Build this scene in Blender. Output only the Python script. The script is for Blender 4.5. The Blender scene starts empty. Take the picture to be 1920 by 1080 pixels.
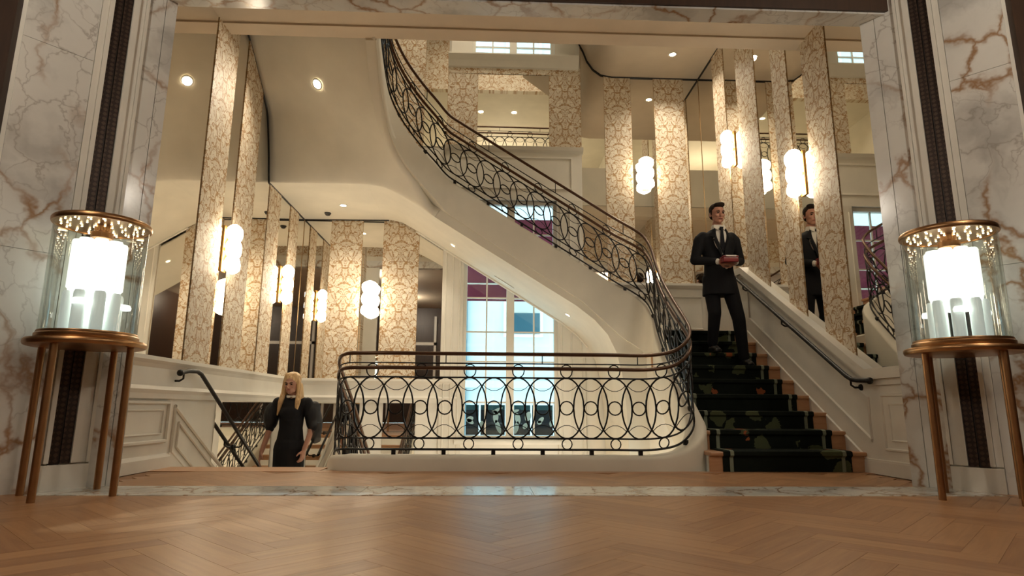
import bpy, bmesh, math, random
from mathutils import Vector, Matrix
random.seed(7)
sc = bpy.context.scene
C = sc.collection
PI = math.pi

# ---------------------------------------------------------------- camera, world, light, exposure
cam_d = bpy.data.cameras.new('camera'); cam = bpy.data.objects.new('camera', cam_d); C.objects.link(cam)
def set_camera(f_px, pitch, yaw, roll, h):
    p, y, r = map(math.radians, (pitch, yaw, roll))
    F = Vector((math.sin(y)*math.cos(p), math.cos(y)*math.cos(p), math.sin(p)))
    R = F.cross(Vector((0, 0, 1))).normalized(); U = R.cross(F)
    R2 = R*math.cos(r)+U*math.sin(r); U2 = R2.cross(F)
    m = Matrix((R2, U2, -F)).transposed().to_4x4(); m.translation = (0, 0, h)
    cam.matrix_world = m
    cam_d.sensor_width = 36; cam_d.lens = f_px/1920*36; cam_d.clip_start = .05; cam_d.clip_end = 200
set_camera(1150, 11.1, 2.2, .35, .5)
sc.camera = cam
sc.view_settings.view_transform = 'Standard'; sc.view_settings.look = 'None'
sc.view_settings.exposure = 0.48; sc.view_settings.gamma = 1.0; sc.view_settings.use_curve_mapping = False
sc.cycles.use_denoising = True; sc.cycles.max_bounces = 7; sc.cycles.diffuse_bounces = 3; sc.cycles.glossy_bounces = 5
sc.cycles.use_adaptive_sampling = True; sc.cycles.adaptive_threshold = .05; sc.cycles.caustics_reflective = False
sc.cycles.transparent_max_bounces = 10; sc.cycles.sample_clamp_indirect = 6; sc.cycles.caustics_refractive = False
w = bpy.data.worlds.new('sky'); sc.world = w; w.use_nodes = True
bg = w.node_tree.nodes['Background']; bg.inputs[0].default_value = (.62, .84, .92, 1); bg.inputs[1].default_value = 3.2

def light(name, kind, loc, energy, color, size=.1, rot=(0, 0, 0), size_y=None, spot=None, blend=.6):
    d = bpy.data.lights.new(name, kind); d.energy = energy; d.color = color
    if kind == 'AREA':
        d.size = size
        if size_y: d.shape = 'RECTANGLE'; d.size_y = size_y
    else: d.shadow_soft_size = size
    if kind == 'SPOT': d.spot_size = spot; d.spot_blend = blend
    o = bpy.data.objects.new(name, d); C.objects.link(o); o.location = loc; o.rotation_euler = rot
    return o
WARM = (1, .88, .70); WARM2 = (1, .86, .68)
for x_, y_ in ((-2.6, 1.5), (3.1, 1.5), (-2.6, -1.8), (3.1, -1.8)): light('lobby_fill_light', 'POINT', (x_, y_, 3.7), 46, (1, .91, .78), .10)  # added, unseen lamps that brighten the lobby floor and jambs
light('gallery_fill_light', 'POINT', (.3, 1.0, 6.4), 60, (1, .88, .68), .15)  # added lamp, out of view, brightens the gallery ceiling from below
light('stairwell_fill_light', 'AREA', (.3, 6.9, 8.9), 90, (1, .87, .68), 2.5, size_y=1.5)  # added area lamp, unseen, fills the stairwell from above
light('lower_fill_light', 'POINT', (.4, 6.4, -1.7), 70, (1, .88, .68), .45)  # added unseen fill, lights the soffits from below through the well

# ---------------------------------------------------------------- material helpers
MATS = {}
def mat(name, col=(.8, .8, .8), rough=.5, metal=0.0, emis=None, estr=0.0, spec=.5):
    m = bpy.data.materials.new(name); m.use_nodes = True
    b = m.node_tree.nodes['Principled BSDF']
    b.inputs['Base Color'].default_value = (*col, 1); b.inputs['Roughness'].default_value = rough
    b.inputs['Metallic'].default_value = metal; b.inputs['Specular IOR Level'].default_value = spec
    if emis: b.inputs['Emission Color'].default_value = (*emis, 1); b.inputs['Emission Strength'].default_value = estr
    MATS[name] = m
    return m
class N:
    def __init__(s, m): s.t = m.node_tree; s.b = s.t.nodes['Principled BSDF']
    def n(s, typ, **k):
        nd = s.t.nodes.new(typ)
        for a, v in k.items():
            if a[0] == '_': setattr(nd, a[1:], v)
        for a, v in k.items():
            if a[0] != '_':
                i = nd.inputs[int(a[1:])] if a[0] == 'i' and a[1:].isdigit() else nd.inputs[a]
                if isinstance(v, bpy.types.NodeSocket): s.t.links.new(v, i)
                else: i.default_value = v
        return nd
    def math(s, op, a, b=0.0, c=0.0, clamp=False):
        nd = s.n('ShaderNodeMath', _operation=op, _use_clamp=clamp)
        for i, v in enumerate((a, b, c)):
            if isinstance(v, bpy.types.NodeSocket): s.t.links.new(v, nd.inputs[i])
            else: nd.inputs[i].default_value = v
        return nd.outputs[0]
    def ramp(s, fac, stops, interp='LINEAR'):
        nd = s.n('ShaderNodeValToRGB'); s.t.links.new(fac, nd.inputs[0]); cr = nd.color_ramp; cr.interpolation = interp
        while len(cr.elements) > 1: cr.elements.remove(cr.elements[-1])
        for i, (p, c) in enumerate(stops):
            e = cr.elements[0] if i == 0 else cr.elements.new(p)
            e.position = p; e.color = (*c, 1) if len(c) == 3 else c
        return nd.outputs[0]
    def mix(s, fac, a, b):
        nd = s.n('ShaderNodeMix', _data_type='RGBA')
        for i, v in ((0, fac), (6, a), (7, b)):
            if isinstance(v, bpy.types.NodeSocket): s.t.links.new(v, nd.inputs[i])
            else: nd.inputs[i].default_value = (*v, 1) if isinstance(v, tuple) and len(v) == 3 else v
        return nd.outputs[2]
    def coord(s, which='Object'): return s.n('ShaderNodeTexCoord').outputs[which]
    def pos(s): return s.n('ShaderNodeNewGeometry').outputs['Position']
    def sep(s, v): return s.n('ShaderNodeSeparateXYZ', i0=v).outputs
    def comb(s, x, y, z):
        nd = s.n('ShaderNodeCombineXYZ')
        for i, v in enumerate((x, y, z)):
            if isinstance(v, bpy.types.NodeSocket): s.t.links.new(v, nd.inputs[i])
            else: nd.inputs[i].default_value = v
        return nd.outputs[0]
    def col(s, v): s.t.links.new(v, s.b.inputs['Base Color'])
    def bump(s, h, strength=.2, dist=.01):
        nd = s.n('ShaderNodeBump', Strength=strength, Distance=dist, Height=h); s.t.links.new(nd.outputs[0], s.b.inputs['Normal'])

# plaster / paint
def plaster(name, col, rough=.6, var=.05):
    m = mat(name, col, rough); q = N(m)
    nz = q.n('ShaderNodeTexNoise', Vector=q.pos(), Scale=3.0, Detail=4.0).outputs[0]
    q.col(q.ramp(nz, [(.3, tuple(c*(1-var) for c in col)), (.7, tuple(min(1, c*(1+var)) for c in col))]))
    return m
M_PLASTER = plaster('cream_plaster', (.75, .70, .585), .7)
M_CEIL = plaster('warm_ceiling_paint', (.62, .515, .385), .7)
M_WHITE = plaster('white_panel_paint', (.81, .775, .69), .42)
M_FRAME = plaster('window_frame_paint', (.74, .70, .61), .4)
# wallpaper
def wallpaper():
    m = mat('damask_wallpaper', rough=.55); q = N(m)
    x, y, z = q.sep(q.coord())
    ax = q.math('ABSOLUTE', x)
    zp = .62; R_ = zp/(2*PI)
    th = q.math('MULTIPLY', z, 2*PI/zp)
    v = q.comb(ax, q.math('MULTIPLY', q.math('COSINE', th), R_), q.math('MULTIPLY', q.math('SINE', th), R_))
    n1 = q.n('ShaderNodeTexNoise', Vector=v, Scale=11.0, Detail=2.5, Roughness=.55, Distortion=.9).outputs[0]
    n2 = q.n('ShaderNodeTexNoise', Vector=v, Scale=34.0, Detail=1.5, Roughness=.5, Distortion=.5).outputs[0]
    og = q.math('ABSOLUTE', q.math('SUBTRACT', ax, q.math('MULTIPLY_ADD', q.math('COSINE', th), .075, .112)))
    c1 = q.math('LESS_THAN', q.math('ABSOLUTE', q.math('SUBTRACT', n1, .50)), .030)
    c2 = q.math('MULTIPLY', q.math('LESS_THAN', q.math('ABSOLUTE', q.math('SUBTRACT', n2, .52)), .030), q.math('LESS_THAN', n1, .50))
    l3 = q.math('LESS_THAN', q.math('ADD', og, q.math('MULTIPLY', n2, .05)), .034)
    lines = q.math('MAXIMUM', q.math('MAXIMUM', c1, q.math('MULTIPLY', c2, .55)), q.math('MULTIPLY', l3, .85))
    wash = q.math('MULTIPLY', q.math('GREATER_THAN', n1, .53), .22)
    lines = q.math('MAXIMUM', lines, wash)
    nz = q.n('ShaderNodeTexNoise', Vector=q.coord(), Scale=40.0, Detail=2.0).outputs[0]
    base = q.ramp(nz, [(.3, (.70, .63, .50)), (.7, (.80, .73, .59))])
    tan = q.ramp(nz, [(.3, (.34, .19, .078)), (.7, (.45, .275, .125))])
    q.col(q.mix(lines, base, tan))
    return m
M_WP = wallpaper()
M_MIRROR = mat('mirror_glass', (.86, .83, .77), .015, 1.0)
M_MIRROR_EDGE = mat('bronze_mirror_trim', (.45, .30, .16), .35, 1.0)
# marble
def marble(name, c0=(.80, .785, .73), sc_=1.0, seed=0.0):
    m = mat(name, rough=.16); q = N(m)
    p = q.n('ShaderNodeVectorMath', _operation='ADD', i0=q.pos(), i1=(seed, seed*.7, seed*.3)).outputs[0]
    nz = q.n('ShaderNodeTexNoise', Vector=p, Scale=1.8*sc_, Detail=5.0, Roughness=.6)
    dv = q.n('ShaderNodeVectorMath', _operation='SCALE', i0=nz.outputs['Color']); dv.inputs['Scale'].default_value = .55
    p2 = q.n('ShaderNodeVectorMath', _operation='ADD', i0=p, i1=dv.outputs[0]).outputs[0]
    mp = q.n('ShaderNodeMapping', Vector=p2); mp.inputs['Rotation'].default_value = (.4, .5, .3); mp.inputs['Scale'].default_value = (1.3, 1.3, .8)
    e = q.n('ShaderNodeTexVoronoi', _feature='DISTANCE_TO_EDGE', Vector=mp.outputs[0], Scale=1.9*sc_, Randomness=1.0).outputs['Distance']
    e2 = q.n('ShaderNodeTexVoronoi', _feature='DISTANCE_TO_EDGE', Vector=mp.outputs[0], Scale=4.6*sc_, Randomness=1.0).outputs['Distance']
    msk = q.n('ShaderNodeTexNoise', Vector=p, Scale=1.3*sc_, Detail=2.0).outputs[0]
    vein = q.math('MULTIPLY', q.ramp(e, [(0, (1, 1, 1)), (.012, (.85, .85, .85)), (.05, (.12, .12, .12)), (.09, (0, 0, 0))]), q.ramp(msk, [(.38, (0, 0, 0)), (.55, (1, 1, 1))]))
    vein2 = q.math('MULTIPLY', q.ramp(e2, [(0, (.55, .55, .55)), (.03, (.1, .1, .1)), (.06, (0, 0, 0))]), q.ramp(msk, [(.42, (1, 1, 1)), (.6, (0, 0, 0))]))
    cl = q.n('ShaderNodeTexNoise', Vector=p2, Scale=1.6*sc_, Detail=4.0).outputs[0]
    base = q.ramp(cl, [(.34, tuple(c*.60 for c in c0)), (.47, tuple(c*.93 for c in c0)), (.62, c0)])
    c = q.mix(vein, base, (.36, .21, .11)); c = q.mix(vein2, c, (.30, .26, .22))
    q.col(c); return m
M_MARBLE = marble('veined_white_marble'); M_MARBLE2 = marble('threshold_marble', (.80, .785, .72), 1.6, 3.1)
# wood
def wood(name, ca, cb, rough=.3, scale=(1, 14, 14), rnd=True):
    m = mat(name, rough=rough); q = N(m)
    mp = q.n('ShaderNodeMapping', Vector=q.coord()); mp.inputs['Scale'].default_value = scale
    oi = q.n('ShaderNodeObjectInfo').outputs['Random']
    ofs = q.comb(q.math('MULTIPLY', oi, 37.0), q.math('MULTIPLY', oi, 11.0), 0.0)
    p = q.n('ShaderNodeVectorMath', _operation='ADD', i0=mp.outputs[0], i1=ofs).outputs[0]
    nz = q.n('ShaderNodeTexNoise', Vector=p, Scale=2.2, Detail=5.0, Roughness=.6, Distortion=.6).outputs[0]
    f = q.math('MULTIPLY_ADD', oi, .34 if rnd else 0, q.math('MULTIPLY_ADD', nz, .8, -.02))
    q.col(q.ramp(f, [(.25, ca), (.75, cb)])); q.bump(nz, .05, .003)
    return m
M_PARQ = wood('oak_parquet', (.29, .137, .056), (.46, .248, .112), .36, (1.2, 16, 4))
M_OAK = wood('oak_stair_wood', (.42, .215, .105), (.58, .33, .18), .35, (2, 18, 18))
M_DARKWOOD = wood('dark_lobby_wood', (.030, .016, .010), (.065, .034, .020), .4, (12, 12, 1.2))
M_SEAM = mat('parquet_joint', (.28, .15, .075), .7)
M_IRON = mat('black_wrought_iron', (.012, .010, .009), .42, .6)
M_RAIL = mat('bronze_handrail', (.085, .040, .020), .30, .6)
M_DKRAIL_SHADE = mat('dark_handrail_and_shadow', (.007, .005, .004), .45, .2)  # handrail bronze, also the dark of the painted shadow lines
def brass(name, col, rough):
    m = mat(name, col, rough, 1.0); q = N(m)
    nz = q.n('ShaderNodeTexNoise', Vector=q.coord(), Scale=14.0, Detail=3.0).outputs[0]
    q.col(q.ramp(nz, [(.3, tuple(c*.82 for c in col)), (.7, col)])); return m
M_BRASS = brass('brushed_brass', (.50, .285, .135), .33)
M_BRASS2 = brass('leg_brass', (.42, .225, .105), .38)
def glass(name, tint=(1, 1, 1), gl=.08):
    m = bpy.data.materials.new(name); m.use_nodes = True; t = m.node_tree; t.nodes.clear()
    o = t.nodes.new('ShaderNodeOutputMaterial'); mx = t.nodes.new('ShaderNodeMixShader')
    tr = t.nodes.new('ShaderNodeBsdfTransparent'); tr.inputs[0].default_value = (*tint, 1)
    g = t.nodes.new('ShaderNodeBsdfGlossy'); g.inputs['Roughness'].default_value = .02
    lw = t.nodes.new('ShaderNodeLayerWeight'); lw.inputs[0].default_value = .25
    mm = t.nodes.new('ShaderNodeMath'); mm.operation = 'MULTIPLY_ADD'; mm.inputs[1].default_value = .55; mm.inputs[2].default_value = gl; mm.use_clamp = True
    t.links.new(lw.outputs['Fresnel'], mm.inputs[0]); t.links.new(mm.outputs[0], mx.inputs[0])
    t.links.new(tr.outputs[0], mx.inputs[1]); t.links.new(g.outputs[0], mx.inputs[2]); t.links.new(mx.outputs[0], o.inputs[0])
    return m
M_GLASS = glass('clear_glass', (.93, .97, .95), .05)
M_PANE = glass('window_glass', (.93, .98, 1.0), .03)
M_SCONCE = mat('glowing_alabaster', (.9, .85, .75), .5, 0, (1, .86, .64), 13.0)
M_SCONCE_BACK = mat('gilded_backplate', (.75, .42, .12), .3, 1.0)
M_TUBE = mat('glowing_glass_rod', (.9, .92, .9), .3, 0, (.96, 1, .93), .80)
M_DIFF = mat('glowing_diffuser', (.9, .92, .9), .3, 0, (.96, 1, .93), 1.7)
M_TUBE2 = mat('dim_glass_rod', (.85, .9, .86), .25, 0, (.90, 1, .92), .22)
M_LED = mat('tiny_led', (1, .9, .7), .3, 0, (1, .86, .55), 7.0)
M_DOWN = mat('downlight_lens', (1, .95, .85), .3, 0, (1, .86, .60), 22.0)
M_BLACKPLASTIC = mat('dark_plastic', (.02, .018, .016), .4)
for m_ in (M_LED, M_DOWN, M_TUBE2): m_.cycles.emission_sampling = 'NONE'
# patterned dark bronze channel
def channel():
    m = mat('patterned_bronze', rough=.42, metal=.55); q = N(m)
    x, y, z = q.sep(q.coord())
    a = q.math('SINE', q.math('MULTIPLY', q.math('ADD', x, z), 95.0)); b = q.math('SINE', q.math('MULTIPLY', q.math('SUBTRACT', x, z), 95.0))
    f = q.math('GREATER_THAN', q.math('MULTIPLY', a, b), .12)
    q.col(q.mix(f, (.036, .024, .019), (.078, .050, .037))); q.bump(f, .35, .004)
    return m
M_CHANNEL = channel()
def carpet():
    m = mat('dark_floral_carpet', rough=.95, spec=.1); q = N(m); p = q.pos()
    x, y, z = q.sep(p)
    d = q.n('ShaderNodeTexNoise', Vector=p, Scale=5.0, Detail=2.0).outputs['Color']
    dv = q.n('ShaderNodeVectorMath', _operation='SCALE', i0=d); dv.inputs['Scale'].default_value = .22
    p2 = q.n('ShaderNodeVectorMath', _operation='ADD', i0=p, i1=dv.outputs[0]).outputs[0]
    fl = q.n('ShaderNodeTexVoronoi', Vector=p2, Scale=4.2, Randomness=1.0)
    dist = fl.outputs['Distance']; rc = q.sep(fl.outputs['Color'])
    pet = q.n('ShaderNodeTexNoise', Vector=p2, Scale=26.0, Detail=2.0).outputs[0]
    leaf = q.math('MULTIPLY', q.math('LESS_THAN', q.math('MULTIPLY_ADD', pet, .35, dist), .50), q.math('GREATER_THAN', rc[0], .40))
    flow = q.math('MULTIPLY', q.math('LESS_THAN', q.math('MULTIPLY_ADD', pet, .30, dist), .36), q.math('GREATER_THAN', rc[1], .74))
    c = q.mix(leaf, (.009, .012, .009), (.075, .085, .042)); c = q.mix(flow, c, (.33, .10, .04))
    q.col(c); q.bump(q.n('ShaderNodeTexNoise', Vector=p, Scale=220.0).outputs[0], .4, .004); return m
M_CARPET = carpet()
M_CARPET_EDGE = mat('carpet_border_stripe', (.20, .225, .16), .95)
M_SUIT = mat('black_suit_wool', (.007, .007, .009), .8, spec=.2)
M_DRESS = mat('black_dress_fabric', (.006, .006, .008), .75, spec=.25)
M_SHEER = mat('sheer_black_organza', (.008, .008, .010), .6)
def sheer():
    m = MATS['sheer_black_organza']; t = m.node_tree; b = t.nodes['Principled BSDF']; o = t.nodes['Material Output']
    tr = t.nodes.new('ShaderNodeBsdfTransparent'); mx = t.nodes.new('ShaderNodeMixShader'); mx.inputs[0].default_value = .74
    t.links.new(tr.outputs[0], mx.inputs[1]); t.links.new(b.outputs[0], mx.inputs[2]); t.links.new(mx.outputs[0], o.inputs[0])
sheer()
M_SKIN = mat('warm_skin', (.46, .235, .16), .5); M_SKIN2 = mat('tanned_skin', (.40, .19, .125), .5)
M_HAIR_D = mat('dark_brown_hair', (.014, .008, .005), .85, spec=.15); M_LIP = mat('lips', (.36, .10, .085), .45)
def hair_blond():
    m = mat('blond_hair', rough=.42); q = N(m)
    mp = q.n('ShaderNodeMapping', Vector=q.coord()); mp.inputs['Scale'].default_value = (90, 90, 3)
    nz = q.n('ShaderNodeTexNoise', Vector=mp.outputs[0], Scale=1.0, Detail=2.0).outputs[0]
    q.col(q.ramp(nz, [(.3, (.46, .27, .115)), (.7, (.78, .54, .28))])); q.bump(nz, .5, .004); return m
M_HAIR_B = hair_blond()
M_SHIRT = mat('white_shirt_cotton', (.62, .58, .52), .7); M_TIE = mat('black_silk_tie', (.005, .005, .008), .75, spec=.15)
M_EYE = mat('dark_eye', (.012, .009, .008), .25); M_REDBOX = mat('red_leather_box', (.20, .020, .022), .28)
M_SHOE = mat('black_leather_shoe', (.006, .006, .006), .4); M_HIGHLIGHT = mat('pale_highlight', (.85, .78, .74), .25)  # last one: pale colour standing in for a highlight on the box
M_AWN = mat('burgundy_awning_cloth', (.16, .012, .035), .8)
M_FACADE = plaster('pale_facade_stone', (.52, .58, .575), .8); M_TEAL = mat('teal_window_blind', (.030, .12, .155), .4)
M_NAVY = mat('navy_printed_panel', (.010, .024, .042), .5); M_LEAF = mat('pale_leaf_print', (.66, .82, .80), .6)
M_NECK = mat('pearl_collar', (.75, .70, .62), .3)

# ---------------------------------------------------------------- mesh helpers
class MB:
    def __init__(s): s.v = []; s.f = []
    def add(s, vs, fs):
        o = len(s.v); s.v += [tuple(v) for v in vs]; s.f += [tuple(i+o for i in f) for f in fs]; return s
    def box(s, x0, x1, y0, y1, z0, z1):
        return s.add([(x0, y0, z0), (x1, y0, z0), (x1, y1, z0), (x0, y1, z0), (x0, y0, z1), (x1, y0, z1), (x1, y1, z1), (x0, y1, z1)],
                     [(0, 3, 2, 1), (4, 5, 6, 7), (0, 1, 5, 4), (1, 2, 6, 5), (2, 3, 7, 6), (3, 0, 4, 7)])
    def prism(s, poly, axis, a, b):
        """poly: 2-D points in the plane normal to axis; extruded from a to b."""
        def P(u, v, t): return {'x': (t, u, v), 'y': (u, t, v), 'z': (u, v, t)}[axis]
        n = len(poly)
        s.add([P(u, v, a) for u, v in poly]+[P(u, v, b) for u, v in poly],
              [tuple(range(n)), tuple(range(2*n-1, n-1, -1))]+[(i, (i+1) % n, n+(i+1) % n, n+i) for i in range(n)])
        return s
    def tube(s, pts, r, n=6, closed=False, cap=True, rz=None):
        pts = [Vector(p) for p in pts]; m = len(pts); rings = []
        up = Vector((0, 0, 1)); prev = None
        for i, p in enumerate(pts):
            a = pts[(i-1) % m] if (closed or i > 0) else p; b = pts[(i+1) % m] if (closed or i < m-1) else p
            t = (b-a)
            if t.length < 1e-9: t = Vector((0, 0, 1))
            t.normalize()
            if prev is None:
                side = t.cross(up)
                if side.length < .05: side = t.cross(Vector((1, 0, 0)))
                side.normalize()
            else:
                side = prev-t*prev.dot(t)
                if side.length < 1e-6: side = t.cross(up)
                side.normalize()
            prev = side; bn = t.cross(side)
            rr = r[i] if isinstance(r, (list, tuple)) else r
            rv = rr*(rz or 1)
            rings.append([p+side*(rr*math.cos(2*PI*(k+.5)/n))+bn*(rv*math.sin(2*PI*(k+.5)/n)) for k in range(n)])
        vs = [v for rg in rings for v in rg]; fs = []
        for i in range(m if closed else m-1):
            j = (i+1) % m
            for k in range(n): fs.append((i*n+k, i*n+(k+1) % n, j*n+(k+1) % n, j*n+k))
        if not closed and cap: fs += [tuple(range(n-1, -1, -1)), tuple((m-1)*n+k for k in range(n))]
        return s.add(vs, fs)
    def lathe(s, prof, n=24, c=(0, 0, 0), a0=0, a1=2*PI):
        full = abs(a1-a0-2*PI) < 1e-6; m = n if full else n+1; vs = []; fs = []
        for r, z in prof:
            for k in range(m):
                a = a0+(a1-a0)*k/n; vs.append((c[0]+r*math.cos(a), c[1]+r*math.sin(a), c[2]+z))
        for i in range(len(prof)-1):
            for k in range(n):
                k2 = (k+1) % m if full else k+1
                fs.append((i*m+k, i*m+k2, (i+1)*m+k2, (i+1)*m+k))
        return s.add(vs, fs)
    def grid(s, rows):
        n = len(rows[0]); return s.add([p for r in rows for p in r], [(i*n+k, i*n+k+1, (i+1)*n+k+1, (i+1)*n+k) for i in range(len(rows)-1) for k in range(n-1)])
    def ell(s, c, r, seg=14, rings=9, rot=None):
        vs = []; fs = []
        for i in range(rings+1):
            t = PI*i/rings
            for k in range(seg):
                a = 2*PI*k/seg; p = Vector((r[0]*math.sin(t)*math.cos(a), r[1]*math.sin(t)*math.sin(a), r[2]*math.cos(t)))
                if rot: p = rot @ p
                vs.append(p+Vector(c))
        for i in range(rings):
            for k in range(seg): fs.append((i*seg+k, (i+1)*seg+k, (i+1)*seg+(k+1) % seg, i*seg+(k+1) % seg))
        return s.add(vs, fs)
    def cap(s, p0, r0, p1, r1, flat=1.0, side=None, n=14):
        """tapered capsule; flat scales the section perpendicular to `side`."""
        p0, p1 = Vector(p0), Vector(p1); t = (p1-p0); L = t.length; t.normalize()
        sd = Vector(side) if side else t.cross(Vector((0, 1, .001)))
        if sd.length < .01: sd = Vector((1, 0, 0))
        sd = (sd-t*sd.dot(t)).normalized(); bn = t.cross(sd); rings = []
        for k in range(5): a = -PI/2+PI/2*k/4; rings.append((p0+t*(r0*math.sin(a)), r0*max(.04, math.cos(a))))
        for k in range(5): a = PI/2*k/4; rings.append((p1+t*(r1*math.sin(a)), r1*max(.04, math.cos(a))))
        vs = []; fs = []
        for p, r in rings:
            for k in range(n): a = 2*PI*k/n; vs.append(p+sd*(r*math.cos(a))+bn*(r*flat*math.sin(a)))
        for i in range(len(rings)-1):
            for k in range(n): fs.append((i*n+k, i*n+(k+1) % n, (i+1)*n+(k+1) % n, (i+1)*n+k))
        fs += [tuple(range(n-1, -1, -1)), tuple((len(rings)-1)*n+k for k in range(n))]
        return s.add(vs, fs)
    def mesh(s, name, m, smooth=None):
        me = bpy.data.meshes.new(name); me.from_pydata(s.v, [], s.f)
        bm = bmesh.new(); bm.from_mesh(me); bmesh.ops.recalc_face_normals(bm, faces=bm.faces); bm.to_mesh(me); bm.free()
        if m: me.materials.append(m)
        if smooth: me.shade_smooth(); me.set_sharp_from_angle(angle=math.radians(smooth))
        me.update(); return me
    def build(s, name, m, parent=None, smooth=None):
        o = bpy.data.objects.new(name, s.mesh(name, m, smooth)); C.objects.link(o)
        if parent: o.parent = parent
        return o
def tag(o, label, cat, group=None):
    o['label'] = label; o['category'] = cat
    if group: o['group'] = group
    return o
def struct(o, label=None):
    o['kind'] = 'structure'
    if label: o['label'] = label
    return o
def empty(name, loc=(0, 0, 0), rz=0, label=None, cat=None, group=None):
    o = bpy.data.objects.new(name, None); C.objects.link(o); o.location = loc; o.rotation_euler = (0, 0, rz); o.empty_display_size = .1
    if label: tag(o, label, cat, group)
    return o
def inst(me, name, loc, rz=0, parent=None):
    o = bpy.data.objects.new(name, me); C.objects.link(o); o.location = loc; o.rotation_euler = (0, 0, rz)
    if parent: o.parent = parent
    return o
def bevel(o, w=.01, seg=2):
    m = o.modifiers.new('bevel', 'BEVEL'); m.width = w; m.segments = seg; m.limit_method = 'ANGLE'; m.angle_limit = math.radians(40); return o
def lerp(a, b, t): return a+(b-a)*t
def interp(tab, x):
    if x <= tab[0][0]: return tab[0][1]
    for (a, va), (b, vb) in zip(tab, tab[1:]):
        if x <= b: return lerp(va, vb, (x-a)/(b-a))
    return tab[-1][1]

# ================================================================= THE SETTING
XL, XR, YB, CX = -2.67, 3.20, 8.60, .30       # stairwell walls
RISE, GO, Y0R = .16, .28, 5.15                # right flight
Z_LAND = 9*RISE

# ---- floor: base slab plus chevron planks as parts
fl = MB().box(-4.0, 4.6, -4.0, 3.95, -.30, -.006).box(-2.9, 3.5, 3.95, 5.16, -.30, -.006).box(XL-.1, -1.36, 5.16, 5.45, -.30, -.006).build('floor', M_SEAM); struct(fl, 'honey oak chevron parquet floor')
PL, PWD = .60, .12                            # herringbone plank length and width
plank_me = MB().box(.0006, PL-.0006, .0006, PWD-.0006, -.012, 0).mesh('plank', M_PARQ)
def herringbone(keep):
    q = math.sqrt(.5)
    rot = lambda u, v: ((u-v)*q, (u+v)*q)
    for i in range(-60, 61):
        for j in range(-14, 15):
            bu, bv = i*PWD+j*PL, i*PWD-j*PL
            for (u, v, a) in ((bu, bv, 0), (bu+PL+PWD, bv+PWD-PL, PI/2)):
                cu, cv = (u+PL/2, v+PWD/2) if a == 0 else (u-PWD/2, v+PL/2)
                cx, cy = rot(cu, cv); x, y = rot(u, v)
                if keep(cx+.1, cy): inst(plank_me, 'plank', (x+.1, y, 0), a+PI/4, fl)
herringbone(lambda x, y: (1.7 < y < 4.02 and abs(x-.15) < .86*y+.35 and -3.15 < x < 3.65) or (4.0 < y < 5.13 and -2.5 < x < 3.0))
bb = MB().box(XL, -1.34, 5.10, 5.46, -.03, .001).build('nosing_board', M_OAK, fl)
bb = MB().box(-1.34, 3.14, 5.03, 5.155, -.03, .0008).build('border_plank', M_OAK, fl)
# ---- marble threshold strip with slabs
th = MB().box(-2.62, 3.12, 3.73, 4.15, -.02, .0005).build('trim_1', M_MARBLE2); struct(th, 'pale marble threshold strip across the floor')
xs = [-2.60, -1.62, -.75, .28, 1.28, 2.2, 3.10]
for a, b in zip(xs, xs[1:]): MB().box(a+.002, b-.002, 3.733, 4.147, 0, .004).build('threshold_slab', M_MARBLE2, th)

# ---- splayed marble jambs
def jamb(name, x0, sx, label, o=0.0):
    dx, dy = .66*sx, -.75
    L = math.hypot(dx, dy); dx /= L; dy /= L
    nx, ny = -dy*-sx, 0
    n = Vector((-dy*-1*sx, 0, 0))
    # inward normal (towards the camera / opening)
    n = Vector((-sx*abs(dy), -abs(dx), 0))
    core = MB().prism([(x0, 4.2), (x0+dx*.85, 4.2+dy*.85), (x0+sx*1.2, 4.2+dy*.85), (x0+sx*1.2, 4.2)], 'z', 0, 3.95).build(name, M_WHITE); struct(core, label)
    def strip(nm, t0, t1, out, m, z0=0, z1=3.94, prof=None):
        mb = MB(); mb.prism([(x0+dx*t0, 4.2+dy*t0), (x0+dx*t1, 4.2+dy*t1), (x0+dx*t1+n.x*out, 4.2+dy*t1+n.y*out), (x0+dx*t0+n.x*out, 4.2+dy*t0+n.y*out)], 'z', z0, z1)
        return mb.build(nm, m, core)
    strip('marble_slab', .002, .075+o*.5, .012, M_MARBLE); strip('marble_slab', .079+o*.5, .185+o, .012, M_MARBLE)
    strip('moulding', .187+o, .205+o, .030, M_WHITE, .16); strip('moulding', .207+o, .245+o, .016, M_WHITE, .16); strip('moulding', .247+o, .285+o, .032, M_WHITE, .16)
    strip('moulding', .400+o, .425+o, .034, M_WHITE, .16); strip('moulding', .427+o, .465+o, .018, M_WHITE, .16)
    strip('plinth_block', .19+o, .465+o, .038, M_WHITE, 0, .15)
    # channel: two patterned leaves either side of a dark slot
    for a, b in ((.287+o, .339+o), (.347+o, .398+o)):
        ch = MB().box(0, (b-a), -.0, .014, 0, 3.75).build('bronze_channel', M_CHANNEL, core)
        ch.location = (x0+dx*a, 4.2+dy*a, .155 if a < .3+o else .14); ch.rotation_euler = (0, 0, math.atan2(dy, dx))
        if sx > 0: ch.scale = (1, -1, 1)
    strip('channel_slot', .339+o, .347+o, .003, M_BLACKPLASTIC, .15)
    strip('marble_slab', .468+o, .85, .010, M_MARBLE, 0, 1.42); strip('marble_slab', .468+o, .85, .010, M_MARBLE, 1.423, 2.76); strip('marble_slab', .468+o, .85, .010, M_MARBLE, 2.763, 3.94)
    return core
jamb('trim_2', -2.36, -1, 'splayed veined marble jamb beside the lamp by the descending stairs')
jamb('trim_3', 2.87, 1, 'splayed veined marble jamb beside the lamp by the ascending stairs', .045)
lt = MB().box(-3.5, 4.0, 4.06, 4.22, 3.455, 3.60).build('trim_4', M_MARBLE); struct(lt, 'marble lintel over the opening')
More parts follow.
